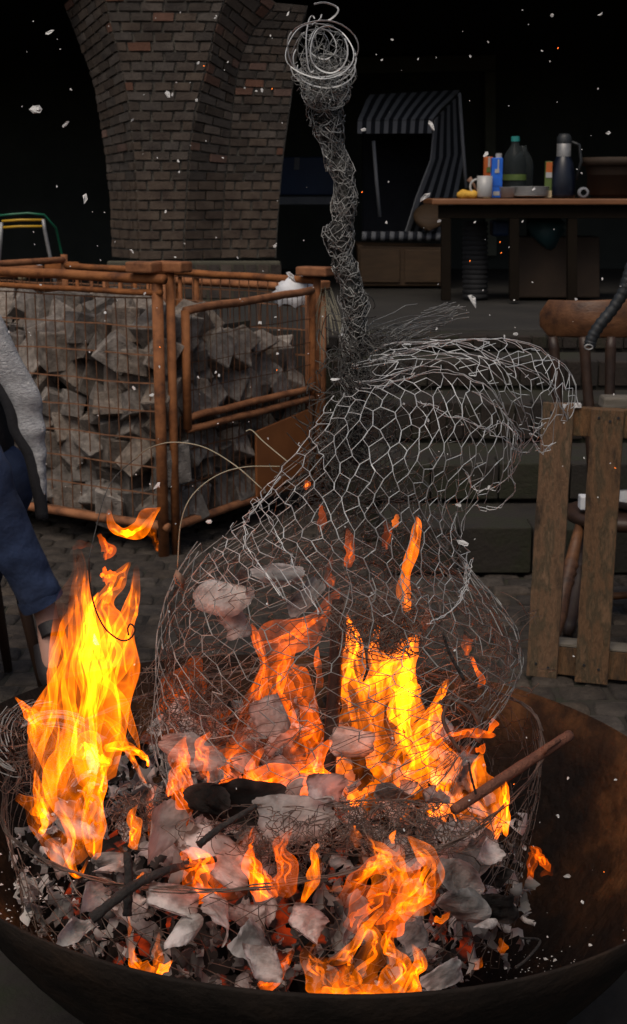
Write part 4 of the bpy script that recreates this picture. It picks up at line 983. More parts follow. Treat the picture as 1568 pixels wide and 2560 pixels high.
# burnt tangles low down
b = MB()
tangle(b, P(90, 1880, 2.25), .075, .07, .08, 170, .0009, 12); tangle(b, P(960, 1555, 2.3), .10, .08, .055, 210, .0010, 9, 1.4)
tangle(b, P(975, 2070, 1.98), .17, .05, .035, 230, .0007, 12, 1.5); tangle(b, P(640, 2075, 1.98), .14, .05, .03, 90, .0008, 9); tangle(b, P(470, 1760, 2.45), .12, .1, .1, 200, .0008, 9)
tangle(b, P(350, 2040, 2.1), .05, .04, .05, 80, .0008, 9, 1.5); tangle(b, P(1200, 1620, 2.45), .13, .1, .1, 120, .0007, 9); tangle(b, P(700, 2140, 2.0), .07, .05, .04, 90, .0008, 9, 1.4)
b.build('burnt_tangle', M['wire_burnt'], fig, kind='stuff')
b = MB()
for k in range(30):              # trailing wires of the left knot
    a = R.uniform(2.0, 5.2); q = [P(90 + (70 + 14 * t) * math.cos(a + t * .22) + R.uniform(-3, 3), 1880 + (70 + 10 * t) * math.sin(a + t * .22), 2.22 + .01 * t) for t in range(7)]; b.wire(q, .0011)
b.build('knot_wires', M['wire_dull'], fig, kind='stuff')
b = MB(); b.tube([P(846, 1500, YW + .02), P(838, 1700, YW), P(822, 1920, YW - .02), P(815, 2050, YW - .04)], [.011, .0125, .013, .014], 8); b.build('support_rod', M['rod'], fig, True)
b = MB(); q = cr([(1100, 1760, 2.2), (1120, 1745, 2.2), (1165, 1765, 2.2), (1195, 1800, 2.2), (1200, 1850, 2.2), (1180, 1835, 2.2)], 24); b.tube([P(*p) for p in q], [.004 + .001 * math.sin(i * 2) for i in range(24)], 7)
q = cr([(1130, 1740, 2.2), (1108, 1790, 2.2), (1120, 1830, 2.2), (1150, 1880, 2.2)], 16); b.tube([P(*p) for p in q], .0035, 7); b.build('wire_hook', M['wire_burnt'], fig, True)
# springy strands out to the left
def strand(label, pts, r, m, name='wire_strand', cat='wire', n=30):
    b = MB(); q = cr(pts, n); b.tube([P(*p) for p in q], r, 5); return tag(b.build(name, m, None, True), label, cat)
strand('long pale grass stalk arching in front of the orange crate', [(335, 1150, 2.5), (370, 1122, 2.45), (430, 1106, 2.4), (510, 1118, 2.35), (590, 1165, 2.32), (655, 1222, 2.3)], .0012, M['dry'], 'grass_stalk', 'grass stalk')
strand('thin dark stalk drooping down to the left flame from the arch', [(335, 1150, 2.5), (290, 1190, 2.5), (262, 1240, 2.45), (238, 1330, 2.4), (222, 1400, 2.3)], .0009, M['wire_dark'], 'grass_stalk', 'grass stalk')
strand('pale stalk bent straight across the orange side plate', [(615, 1078, 2.35), (630, 1076, 2.35), (660, 1105, 2.33), (720, 1155, 2.3)], .0012, M['dry'], 'grass_stalk', 'grass stalk')
strand('curved stalk hanging down the crate corner to the dry leaf', [(700, 1166, 2.3), (610, 1168, 2.3), (540, 1190, 2.28), (480, 1240, 2.26), (452, 1310, 2.25), (444, 1420, 2.25)], .0011, M['dry'], 'grass_stalk', 'grass stalk')
strand('dark wire with a curled hook hanging through the left flame', [(222, 1395, 1.95), (224, 1450, 1.95), (236, 1515, 1.95), (262, 1570, 1.95), (300, 1600, 1.95), (325, 1597, 1.95), (338, 1575, 1.95), (328, 1560, 1.95), (320, 1570, 1.95), (322, 1588, 1.95)], .0014, M['rod'], 'hooked_wire')
lf = MB()
for sx in (-1, 1):
    lf.quadstrip([[P(440, 1425, 2.25), P(440, 1425, 2.25)], [P(436 + 2 * sx, 1440, 2.24), P(440 + 12 * sx + 6, 1442, 2.25)], [P(444 + 6 * sx, 1458, 2.24), P(450 + 10 * sx, 1458, 2.25)], [P(456, 1472, 2.25), P(457, 1472, 2.25)]])
o = lf.build('dry_leaf', M['leaf'], None, True); o.modifiers.new('t', 'SOLIDIFY').thickness = .002; tag(o, 'curled dry leaf hanging at the end of the curved stalk', 'leaf')

# ================================================================== STICKS AND TWIGS IN THE FIRE
def twig(label, pts, r, m, name='twig', knots=.25, n=30):
    b = MB(); q = cr(pts, n); rr_ = [float(np.interp(i / (n - 1), [0, 1], [r[0], r[1]])) * (1 + knots * R.uniform(-.4, .6)) for i in range(n)]
    b.tube([P(*p) for p in q], rr_, 8); return tag(b.build(name, m, None, True), label, 'stick')
st = twig('straight reddish stick sticking out over the bowl rim', [(1135, 2025, 1.98), (1220, 1970, 2.04), (1320, 1905, 2.12), (1425, 1838, 2.2)], (.0085, .0095), M['stick'], 'stick', .08)
b = MB(); b.tube([P(1352, 1890, 2.14), P(1366, 1868, 2.14), P(1400, 1850, 2.17)], [.005, .006, .003], 7); b.build('branch_stub', M['stick'], st, True)
twig('black charred twig lying slantwise at the lower left', [(228, 2298, 1.83), (330, 2218, 1.86), (420, 2175, 1.9), (540, 2148, 1.94)], (.0085, .005), M['charcoal'])
twig('short black twig on the grey papers under the wire ring', [(498, 2112, 1.9), (550, 2070, 1.93), (640, 2015, 1.98)], (.006, .004), M['charcoal'])
twig('upright charred twig below the left end of wire ring', [(318, 2130, 1.92), (322, 2200, 1.9), (318, 2290, 1.88)], (.006, .007), M['charcoal'])
twig('thin dark twig floating before the skirt at right', [(1108, 1585, 2.1), (1125, 1635, 2.1), (1160, 1700, 2.1)], (.002, .003), M['charcoal'])
twig('thin black twig tip sticking up amid the right flame', [(1172, 1905, 2.0), (1178, 1940, 2.0), (1190, 1985, 2.0)], (.0016, .002), M['charcoal'])
twig('bent black twig on the rusty bowl at lower right', [(1300, 2345, 1.95), (1350, 2352, 1.98), (1320, 2395, 1.93), (1290, 2420, 1.9)], (.002, .0025), M['charcoal'])

# ================================================================== PAPERS
def paper_mesh(seed, m, fold=1.0, n=16):
    rr = random.Random(seed); b = MB(); rows = []
    dirs = [(rr.uniform(0, 6.28), rr.uniform(-.7, .7), rr.uniform(.3, 1.0) * rr.choice((-1, 1))) for _ in range(rr.randint(6, 11))]
    curl = rr.uniform(.9, 2.6) * rr.choice((-1, 1)); ca = rr.uniform(0, 6.28); cx, cy = rr.uniform(-.3, .3), rr.uniform(-.3, .3)
    for i in range(n):
        row = []
        for j in range(n):
            x, y = (i / (n - 1) - .5) * 2, (j / (n - 1) - .5) * 2
            e = max(abs(x), abs(y)); q = math.sqrt(max(1e-6, x * x + y * y)); sq = 1 - (1 - e / q) * .55 if q > .01 else 1
            k = sq * (1 + .24 * noise.noise(Vector((x * 1.2, y * 1.5, seed))) * e + .09 * noise.noise(Vector((x * 6, y * 6, seed + 9))) * e ** 4)
            x *= k; y *= k; z = 0
            for a, o_, s_ in dirs: z += s_ * .24 * fold * abs(x * math.cos(a) + y * math.sin(a) - o_)
            z += .26 * fold * noise.noise(Vector((x * 2.1, y * 2.1, seed * 3.1))) + .08 * fold * noise.noise(Vector((x * 5, y * 5, seed * 1.7)))
            t = (x - cx) * math.cos(ca) + (y - cy) * math.sin(ca)
            # roll the sheet along one direction
            ang = curl * t * .8; u = -x * math.sin(ca) + y * math.cos(ca); tt = math.sin(ang) / (curl * .8) ; zz = (1 - math.cos(ang)) / (curl * .8)
            row.append(Vector(((tt * math.cos(ca) - u * math.sin(ca)) * .5, (tt * math.sin(ca) + u * math.cos(ca)) * .5, (z * .5 + zz) * .5)))
        rows.append(row)
    b.quadstrip(rows); me = bpy.data.meshes.new('paper_scrap'); me.from_pydata([tuple(v) for v in b.v], [], b.f); me.materials.append(m)
    at = me.attributes.new('char_rim', 'FLOAT', 'POINT'); cs = rr.uniform(.3, 1.0)
    at.data.foreach_set('value', [min(1.0, max(0.0, (max(abs(i / (n - 1) - .5), abs(j / (n - 1) - .5)) * 2 - .80 + .35 * noise.noise(Vector((i * .5, j * .5, seed)))) * 5)) * cs for i in range(n) for j in range(n)])
    me.polygons.foreach_set('use_smooth', [seed % 5 == 0] * len(me.polygons)); return me
PM = {'paper': [paper_mesh(i, M['paper'], .8) for i in range(10)], 'paper_grey': [paper_mesh(i + 30, M['paper_grey'], 1.1) for i in range(10)], 'paper_black': [paper_mesh(i + 60, M['paper_black'], 1.0) for i in range(6)]}
PL = {'paper': ('pale crumpled paper scrap burning in the wire base', 'pale papers in the fire'), 'paper_grey': ('grey crumpled ash paper lying in the wire base', 'grey ash papers in the fire'), 'paper_black': ('black charred paper scrap lying in the wire base', 'charred papers in the fire')}
npp = 0
def paper(kind, p, s, rot=None, label=None):
    global npp
    me = PM[kind][npp % len(PM[kind])]; npp += 1
    rot = rot or (R.uniform(-1.5, 1.5), R.uniform(-1.0, 1.0), R.uniform(0, 6.28))
    o = inst('paper_scrap', me, None, p, rot, (s * R.uniform(.9, 1.5), s * R.uniform(.5, 1.0), s))
    if label: tag(o, label, 'paper')
    else: tag(o, PL[kind][0], 'paper', PL[kind][1])
    return o
def pk(): 
    x = R.random(); return 'paper' if x < .48 else ('paper_grey' if x < .80 else 'paper_black')
for k in range(265):             # heap inside the base, mounded in the middle
    a = R.uniform(0, 6.28); r_ = .44 * math.sqrt(R.random()); x, y = DC.x + r_ * math.cos(a), DC.y + r_ * math.sin(a)
    zb = max(.20, bz(x, y) + .02)
    zt = max(zb + .01, 0.53 - .45 * r_ * r_ + .04 * (x > 0)) if y < 2.3 else max(zb + .01, .52)
    z = zb + (zt - zb) * (R.random() ** .35)
    if y < 2.05: z = zb + (max(zb + .01, .49) - zb) * R.random() ** .7
    paper(pk(), Vector((x, y, z)), R.uniform(.03, .078))
heap = MB(); rows = []
for k in range(9):
    r_ = .40 * k / 8
    rows.append([Vector((DC.x + max(r_, .002) * math.cos(a), DC.y + max(r_, .002) * math.sin(a), max(.37 - .6 * r_ * r_ + .02 * math.sin(5 * a + k), bz(DC.x + r_ * math.cos(a), DC.y + r_ * math.sin(a)) + .006))) for a in np.linspace(0, 2 * math.pi, 29)[:-1]])
heap.quadstrip(rows, True); hp = heap.build('charred_debris', M['ember_bed'], None, True, kind='stuff'); hp['label'] = 'black mass of charred paper under the scraps'
frag = {0: MB(), 1: MB(), 2: MB()}
for k in range(2200):
    a = R.uniform(0, 6.28); r_ = .47 * math.sqrt(R.random()); x, y = DC.x + r_ * math.cos(a), DC.y + r_ * math.sin(a)
    zb = max(.22, bz(x, y) + .01); zt = max(zb + .02, .50 - .45 * r_ * r_); z = zb + (zt - zb) * R.random() ** .5; s1 = R.choice((.006, .009, .013, .018, .026))
    M3 = Euler((R.uniform(0, 6.3), R.uniform(0, 6.3), R.uniform(0, 6.3))).to_matrix(); cu = R.uniform(-.9, .9); el = R.uniform(.3, .9); b = frag[0 if k % 5 < 2 else (1 if k % 5 < 4 else 2)]
    rows = []
    for i in range(4):
        row = []
        for j in range(4):
            u, v = i / 1.5 - 1, j / 1.5 - 1
            k_ = R.uniform(.45, 1.2) * (.72 if abs(u) > .9 and abs(v) > .9 else 1)
            row.append(Vector((x, y, z)) + M3 @ Vector((u * k_, v * k_ * el, cu * u * u + .5 * cu * abs(v + u * .4) + R.uniform(-.22, .22))) * s1)
        rows.append(row)
    b.quadstrip(rows)
for k, mn in enumerate(('paper', 'paper_grey', 'paper_black')):
    o = frag[k].build('ash_fragments', M[mn], None, True, kind='stuff'); o['label'] = ('pale', 'grey', 'black')[k] + ' crumbled ash fragments between the paper scraps'
# larger pieces placed one by one (photo position, depth, size)
for (kind, px, py, Y, s, rot, lab) in (
    ('paper_grey', 700, 1430, 2.22, .15, (1.1, .3, .2), 'crumpled grey paper ball caught high in the wire skirt'),
    ('paper', 560, 1490, 2.25, .15, (.9, -.4, .6), 'pale folded paper sheet resting low left of the grey ball'),
    ('paper', 620, 1540, 2.28, .14, (1.2, .1, 1.4), 'reddish lit sheet below the folded paper in the skirt'),
    ('paper_grey', 600, 1440, 2.28, .13, (.7, .5, 2.2), 'grey curled paper left beside the paper ball'),
    ('paper_grey', 760, 1490, 2.24, .10, (1.3, -.5, .4), 'torn grey scrap right under the paper ball'),
    ('paper_black', 590, 2000, 2.02, .20, (1.2, .2, .2), 'large black charred sheet curling above the wire ring'),
    ('paper_black', 520, 2010, 2.0, .15, (1.4, .5, -.6), 'black curled paper with a pale edge near wire ring'),
    ('paper', 740, 2040, 2.0, .16, (.8, -.2, .3), 'pale grey rolled paper sheet beside the black sheet'),
    ('paper', 800, 1990, 2.05, .15, (1.0, .4, .9), 'wrinkled pale paper leaning at the iron rod'),
    ('paper', 545, 2130, 1.95, .15, (1.0, .6, -.4), 'pointed pale paper lying under the short black twig'),
    ('paper', 420, 2070, 2.02, .15, (1.2, -.3, .8), 'pale upright sheet left of the pointed paper'),
    ('paper', 480, 1880, 2.15, .16, (1.3, .1, .2), 'orange lit pale sheet behind left side of wire skirt'),
    ('paper', 690, 1780, 2.3, .16, (1.1, -.2, .5), 'pale torn sheet behind the flames left of the rod'),
    ('paper', 880, 1860, 2.3, .15, (1.3, .2, 0), 'pale sheet standing right of the iron rod'),
    ('paper', 470, 2330, 1.83, .13, (.9, .2, .6), 'pale scrap in front near lower rim of the bowl'),
    ('paper_grey', 640, 2350, 1.80, .13, (.7, -.2, 1.0), 'grey printed scrap with a dull green oval'),
    ('paper', 650, 2410, 1.76, .11, (.9, .3, .2), 'pale torn paper nearest the front bowl rim'),
    ('paper', 560, 2290, 1.86, .14, (1.0, -.3, 1.8), 'pinkish pale sheet folded over in the front middle'),
    ('paper', 760, 2310, 1.84, .12, (1.0, .5, .2), 'pale crumpled scrap left of the big front flame'),
    ('paper_grey', 870, 2290, 1.86, .11, (1.2, -.5, .9), 'grey curled scrap above the big front flame'),
    ('paper', 1230, 2130, 1.98, .12, (.9, .3, .5), 'bright pale sheet below the base of right flame'),
    ('paper', 1150, 2090, 2.0, .11, (.8, -.2, 1.3), 'pale sheet under the straight reddish stick'),
    ('paper_grey', 1150, 2200, 1.93, .14, (1.2, .1, .1), 'grey folded sheet hanging at the right of the base'),
    ('paper_grey', 1180, 2260, 1.9, .14, (1.4, .3, .5), 'grey twisted sheet below the folded grey sheet'),
    ('paper', 1220, 2310, 1.88, .07, (.6, .3, .2), 'small bright scrap at the right lower side of base'),
    ('paper_grey', 1110, 2440, 1.76, .12, (.9, -.3, .4), 'pale grey ash sheet right of the front flame'),
    ('paper_black', 1260, 2270, 1.92, .13, (1.3, .2, .3), 'black scrap behind mesh at the right edge of base'),
    ('paper_grey', 1050, 2330, 1.84, .11, (1.0, .1, .8), 'grey rolled scrap in the dark hollow at front'),
    ('paper', 430, 2260, 1.88, .12, (.8, .2, .1), 'peach lit scrap beside the slanting black twig'),
    ('paper_grey', 180, 2330, 1.83, .11, (.8, .3, .4), 'grey scrap lowest at the left inside the rim'),
    ('paper', 240, 2240, 1.92, .11, (.9, .1, .9), 'pale pink scrap under the left flame'),
    ('paper', 1010, 2130, 1.96, .12, (1.0, .0, .3), 'pale crumpled paper under the wire tangle')):
    paper(kind, P(px, py, Y), s * (.54 if 'black' not in lab else .60), rot, lab)
# small ash crumbs along the bowl
b = MB(); bm_crumb = 0
def crumb(b, c, s):
    k = len(b.v)
    for dx, dy, dz in ((1, 0, 0), (-.5, .9, .1), (-.6, -.8, 0), (.1, .1, .9)): b.v.append((c.x + dx * s * R.uniform(.4, 1), c.y + dy * s * R.uniform(.4, 1), c.z + dz * s * .6))
    b.f += [(k, k + 1, k + 3), (k + 1, k + 2, k + 3), (k + 2, k, k + 3), (k, k + 2, k + 1)]
for k in range(420):
    a = R.uniform(-2.9, -.2) if R.random() < .8 else R.uniform(0, 6.28); r_ = R.uniform(.36, .60) if R.random() < .7 else R.uniform(.45, .64)
    p = BC + Vector((r_ * math.cos(a), r_ * math.sin(a), bowl_z(r_) + TILT * r_ * math.cos(a) + .001)); crumb(b, p, R.choice((.0015, .002, .003, .0045)))
for k in range(160):
    p = G(1, 1); px, py = R.gauss(130, 90), R.gauss(2270, 60); r = ray(px, py); t = 1.75
    for it in range(60):
        q = CAM + r * t
        if q.z <= bz(q.x, q.y): break
        t += .01
    if math.hypot(q.x - BC.x, q.y - BC.y) < BR - .01: crumb(b, q, R.choice((.002, .003, .005)))
for k in range(75):
    px, py = R.gauss(1300, 80), R.gauss(2420, 30); r = ray(px, py); t = 1.7
    for it in range(80):
        q = CAM + r * t
        if q.z <= bz(q.x, q.y): break
        t += .01
    if math.hypot(q.x - BC.x, q.y - BC.y) < BR - .01: crumb(b, q, R.choice((.0012, .0016, .0022, .003, .0065)))
o = b.build('ash_crumbs', M['ash'], None, kind='stuff'); o['label'] = 'white ash crumbs scattered over the rusty bowl'

# ================================================================== FLAKES IN THE AIR
def flake_mesh(seed, m):
    rr = random.Random(seed); b = MB(); n = 6; rows = []; jr = [rr.uniform(.5, 1.35) for _ in range(6)]; ja = [rr.uniform(-.35, .35) for _ in range(6)]
    for s_ in (.02, .55, 1.0): rows.append([Vector((math.cos(a + ja[q_]) * s_ * jr[q_], math.sin(a + ja[q_]) * s_ * .62 * jr[q_], rr.uniform(-.22, .22) * s_)) for q_, a in enumerate(np.linspace(0, 2 * math.pi, n + 1)[:-1])])
    top = [[p + Vector((0, 0, .08)) for p in r] for r in rows]
    b.quadstrip(top + rows[::-1], True)
    me = bpy.data.meshes.new('ash_flake'); me.from_pydata([tuple(v) for v in b.v], [], b.f); me.materials.append(m); return me
FM = [flake_mesh(i, M['ash']) for i in range(8)]; FE = [flake_mesh(i + 20, M['ember']) for i in range(3)]; FS = [flake_mesh(i + 40, M['spark']) for i in range(3)]
nf = 0
def flake(px, py, Y, hw, ms, label, group=None, asp=1.0, ang=None):
    global nf
    p = P(px, py, Y); s_ = hw * mpp(p)
    ang = R.uniform(0, 3.1) if ang is None else ang
    o = inst('ash_flake', ms[nf % len(ms)], None, p, (math.pi / 2 - PITCH + R.uniform(-.5, .5), ang * 0 + R.uniform(-.4, .4), 0), (s_, s_ * asp, s_))
    o.rotation_euler = (Euler((math.pi / 2 - PITCH, 0, 0)).to_matrix() @ Matrix.Rotation(ang, 3, 'Z') @ Matrix.Rotation(R.uniform(-.5, .5), 3, 'X')).to_euler()
    nf += 1; tag(o, label, 'ash flake', group); return o
big = [(122, 82, 13, 'grey triangular ash flake floating high left of the brick pillar'), (90, 275, 26, 'long white ash streak floating below the triangular flake'), (161, 312, 12, 'thin slanting ash flake below the long white streak'), (213, 494, 17, 'rust brown ash flake floating over the yellow bars'),
       (1501, 36, 11, 'white roundish ash flake in the upper right corner'), (1078, 313, 13, 'white ash flake in front of the striped valance'), (1060, 496, 19, 'long slanting white flake near the table end'), (1184, 752, 26, 'largest blurred white flake floating above the steps'),
       (835, 949, 13, 'rectangular white flake beside the wire column'), (523, 1305, 13, 'oval white flake near the crate corner bottom'), (1161, 1360, 17, 'white ash lump caught on the right end of mantle'), (1222, 1218, 10, 'square white flake caught in the rolled cape edge'), (330, 628, 11, 'triangular pale flake on the pillar base'), (393, 1213, 11, 'bent white flake before the crate wire grid'), (726, 690, 17, 'large pale feather shaped flake over the white bag'), (238, 1600, 22, 'pale square paper flake inside the left flame')]
for px, py, h, lab in big:
    flake(px, py, 2.2 if px not in (1184,) else 1.5, h, FM, lab, asp=.6, ang={90: 0.05, 1060: .7, 1184: -1.1, 726: -.9, 523: .1, 835: 0}.get(px))
sm = [(720, 36, 7), (1381, 38, 7), (981, 100, 4), (1176, 140, 5), (955, 150, 6), (419, 235, 9), (447, 403, 5), (448, 430, 5), (414, 530, 5), (688, 615, 7), (911, 325, 7), (1522, 332, 8), (1335, 473, 8), (1215, 385, 8), (1097, 554, 7), (966, 556, 6), (1187, 556, 4), (263, 781, 6), (335, 972, 6), (650, 806, 7), (548, 938, 7), (380, 987, 6), (362, 735, 5), (694, 884, 6), (1148, 1263, 9), (1010, 1010, 5), (1070, 1052, 5), (900, 915, 6), (1092, 822, 6), (1290, 835, 6), (1262, 842, 5), (1440, 748, 6), (1420, 2190, 10), (1467, 2410, 13), (1495, 2405, 16), (1456, 2254, 7), (1395, 2040, 8), (1420, 1945, 4), (1538, 1950, 5), (446, 2540, 9), (625, 1820, 8), (1210, 1912, 6), (330, 300, 5), (540, 930, 5), (570, 155, 5), (655, 225, 5), (640, 228, 4), (612, 220, 4), (495, 158, 5), (492, 250, 6), (430, 237, 5)]
for px, py, h in sm: flake(px, py, R.uniform(1.7, 2.6), h, FM, 'small white ash flake drifting through the air', 'small white ash flakes')
for k in range(150):
    px, py = R.uniform(10, 1560), R.uniform(10, 1300)
    flake(px, py, R.uniform(1.6, 3.6), R.choice((1.6, 2.2, 2.8, 3.6)), FM, 'small white ash flake drifting through the air', 'small white ash flakes')
for k in range(40):
    px, py = R.uniform(300, 1450), R.uniform(1300, 2350)
    flake(px, py, R.uniform(1.65, 2.1), R.choice((2.0, 3.0, 4.5)), FM, 'small white ash flake drifting through the air', 'small white ash flakes')
for px, py in ((692, 925), (400, 868), (847, 175), (680, 222), (1253, 632), (766, 1213), (1285, 1960), (1538, 1170), (1175, 652), (1510, 2180), (510, 165), (1395, 120), (905, 480), (1250, 605)):
    flake(px, py, R.uniform(1.8, 2.6), 2.4 if px != 766 else 8, FS, 'tiny glowing orange ember drifting through the air', 'glowing embers')

# ================================================================== FLAMES
def tongue(b, pts, heat, n=30, m=14, depth=.5, wob=.12, seed=0):
    """closed rounded tongue of flame along pts (px, py, half width px, Y)"""
    rr = random.Random(seed); q = cr(pts, n); rows = []; heats = []
    ph = [rr.uniform(0, 6.28) for _ in range(4)]
    C_ = [P(p[0], p[1], p[3]) for p in q]
    for i, p in enumerate(q):
        t = i / (n - 1); c = C_[i]; tn = C_[min(i + 1, n - 1)] - C_[max(i - 1, 0)]; tn.y = 0
        tn = tn.normalized() if tn.length > 1e-6 else Vector((0, 0, 1)); rt = Vector((tn.z, 0, -tn.x))
        wd = max(1.0, p[2]) * mpp(c) * (1 + .20 * math.sin(t * 9 + ph[0]) + .12 * math.sin(t * 21 + ph[1]))
        if i == 0 or i == n - 1: wd = .0006
        c = c + rt * wd * wob * math.sin(t * 13 + ph[2]) + Vector((0, wd * .4 * math.sin(t * 7 + ph[3]), 0))
        ring = []
        for k in range(m):
            a = 2 * math.pi * k / m; l = 1 + .16 * noise.noise(Vector((math.cos(a) * 1.3, math.sin(a) * 1.3, t * 5 + seed))) + .10 * math.sin(2 * a + t * 8 + ph[1])
            ring.append(c + rt * (math.cos(a) * wd * l) + Vector((0, math.sin(a) * wd * depth * l, 0)))
        rows.append(ring); h = heat * min(1, t / .10 + .15) * (1 - .35 * t ** 2) * (1 if t < .93 else max(.2, (1 - t) / .07)); heats += [h] * m
    b.quadstrip(rows, True)
    b.a = (b.a or []) + heats
def flame(label, tongues, Y, mt='flame', heat=1.0, kids=3, seed=0):
    base = min((P(t[0][0], t[0][1], Y) for t in tongues), key=lambda v: v.z)
    root = thing('flame', label, 'flame', base); rr = random.Random(seed)
    for ti, t in enumerate(tongues):
        hh = heat
        if isinstance(t[-1], (int, float)): hh = heat * t[-1]; t = t[:-1]
        pts = [(x, y, w_, Y + .02 * math.sin(ti * 2.1)) for x, y, w_ in t]
        b = MB(); tongue(b, pts, hh, seed=seed * 17 + ti, n=34 if len(pts) > 3 else 22)
        mw = max(p[2] for p in t); b2 = None
        tg = b.build('flame_tongue', M[mt], root, True)
        if mw < 12: continue
        b2 = MB(); b2.a = []
        for k in range(kids):
            f0, f1 = sorted((rr.uniform(0, .75), rr.uniform(.25, 1)))
            if f1 - f0 < .25: f0, f1 = max(0, f1 - .35), min(1, f0 + .35)
            q = cr(pts, 40); sub = q[int(f0 * 39):int(f1 * 39) + 1]; off = rr.uniform(-.62, .62); wv = rr.uniform(.07, .26); ph = rr.uniform(0, 6)
            kp = []
            st_ = max(1, len(sub) // 7)
            for j in range(0, len(sub), st_):
                p = sub[j]; o_ = off + .22 * math.sin(j * .55 + ph); kp.append((p[0] + p[2] * o_, p[1] + rr.uniform(-6, 6), max(2.0, p[2] * wv * math.sin(math.pi * min(.97, max(.06, j / max(1, len(sub) - 1))))), p[3] - mw * .0003 * rr.uniform(-.6, 1.0)))
            if len(kp) >= 3: tongue(b2, kp, hh * rr.uniform(.9, 2.6), n=22, m=9, seed=seed * 31 + ti * 7 + k, wob=.5)
        if b2.v: b2.build('flame_filament', M[mt], tg, True)
    return root
flame('tallest bright yellow flame rising at the left of the bowl', [
    [(172, 2170, 23.4), (205, 2090, 48.36), (190, 1980, 78), (201.05, 1850, 87.36), (212.21, 1720, 71.76), (212.21, 1600, 53.04), (201.05, 1500, 34.32), (205.7, 1420, 18.72), (197.33, 1368, 3.9)],
    [(110, 2020, 31.2), (134.09, 1880, 54.6), (154.55, 1740, 48.36), (161.99, 1620, 37.44), (171.29, 1520, 29.64), (189.89, 1440, 14.04), (184.31, 1362, 3.12), .8],
    [(255, 1960, 54.6), (268.01, 1800, 59.28), (284.75, 1660, 45.24), (314.51, 1560, 29.64), (335.9, 1480, 17.16), (342.41, 1410, 3.12), .75],
    [(247.55, 1750, 39), (281.03, 1620, 40.56), (258.71, 1520, 34.32), (294.05, 1450, 20.28), (326.6, 1405, 3.12), .7],
    [(225, 1980, 23.4), (212.21, 1850, 28.08), (219.65, 1740, 23.4), (208.49, 1660, 26.52), (221.51, 1580, 17.16), (217.79, 1500, 9.36), (227.09, 1430, 2.34), 1.8],
    [(215, 1800, 12.48), (234.53, 1700, 15.6), (215.93, 1620, 18.72), (221.51, 1540, 10.92), (247.55, 1480, 2.34), 2.0],
    [(205.7, 1900, 18.72), (221.51, 1860, 26.52), (258.71, 1900, 18.72), (280.1, 1910, 3.9), 2.0],
    [(258.71, 1870, 14.04), (303.35, 1868, 11.7), (340.55, 1878, 8.58), (365.66, 1895, 6.24), (372.17, 1918, 1.56), 2.4],
    [(233.6, 1690, 7.8), (284.75, 1720, 11.7), (317.3, 1780, 10.14), (338.69, 1840, 7.8), (349.85, 1880, 1.56), 1.2],
    [(247.55, 1780, 10.92), (294.05, 1830, 12.48), (331.25, 1900, 7.8), (365, 1960, 2.34), 1.0],
    [(70, 2010, 23.4), (105, 2070, 28.08), (160, 2130, 23.4), (195, 2190, 9.36), (225, 2140, 2.34), 1.2],
    [(240, 2150, 7.8), (232, 2080, 26.52), (240, 2000, 34.32), (247.55, 1940, 15.6), (258.71, 1900, 2.34), 1.1]], 2.02, heat=.70, kids=5, seed=1)
flame('low fringe of flame licking under the left wire knot', [
    [(40, 1990, 14), (75, 2010, 22), (110, 2040, 26), (100, 1980, 20), (90, 1930, 4)],
    [(110, 1860, 26), (85, 1800, 16), (60, 1765, 10), (38, 1742, 2), .8],
    [(100, 2085, 5), (112, 2060, 10), (104, 2020, 8), (108, 1990, 2), 1.5]], 2.12, heat=.75, seed=2)
flame('detached curved flame floating above the left flame', [
    [(272, 1272, 3), (282, 1318, 12), (312, 1334, 17), (350, 1322, 18), (374, 1288, 16), (402, 1268, 5)],
    [(368, 1300, 6), (378, 1328, 12), (390, 1358, 8), (394, 1380, 1.5), 1.1],
    [(300, 1330, 6), (322, 1334, 8), (340, 1330, 3), 1.8]], 2.05, heat=1.25, kids=2, seed=3)
flame('small dim flame puff under the detached curved flame', [[(262, 1398, 4), (272, 1378, 14), (256, 1352, 10), (248, 1334, 3)], [(180, 1372, 3), (200, 1362, 9), (222, 1362, 6), (234, 1370, 2), .8], [(255, 1440, 16), (272, 1440, 18), (292, 1442, 6), .7]], 2.06, 'flame_red', 1.6, 2, seed=4)
flame('broad yellow flame behind the wire right of the iron rod', [
    [(940, 2040, 60), (950, 1950, 122), (955, 1840, 104), (970, 1740, 74), (1000, 1650, 36), (1042, 1568, 3)],
    [(1040, 2020, 66), (1056, 1910, 76), (1066, 1830, 48), (1092, 1765, 18), (1122, 1698, 3), .85],
    [(890, 1990, 36), (880, 1880, 58), (890, 1780, 50), (872, 1690, 36), (886, 1610, 18), (868, 1535, 2), .8],
    [(930, 1880, 40), (925, 1780, 40), (950, 1690, 26), (935, 1620, 14), (952, 1548, 2), .8],
    [(1000, 1780, 52), (990, 1700, 46), (1016, 1630, 28), (1052, 1580, 3), .9],
    [(1015, 1990, 18), (1030, 1900, 26), (1010, 1800, 20), (1020, 1700, 16), (1004, 1640, 4), 1.6],
    [(930, 2010, 20), (960, 1930, 26), (930, 1850, 16), (960, 1780, 3), 1.4],
    [(1060, 2030, 26), (1085, 1960, 30), (1060, 1890, 14), (1080, 1850, 3), 1.2],
    [(860, 2000, 10), (895, 2012, 20), (950, 1990, 18), (990, 1950, 4), 1.3],
    [(1080, 2050, 30), (1120, 2000, 34), (1125, 1950, 18), (1150, 1905, 3), .9]], 2.38, heat=.86, kids=7, seed=5)
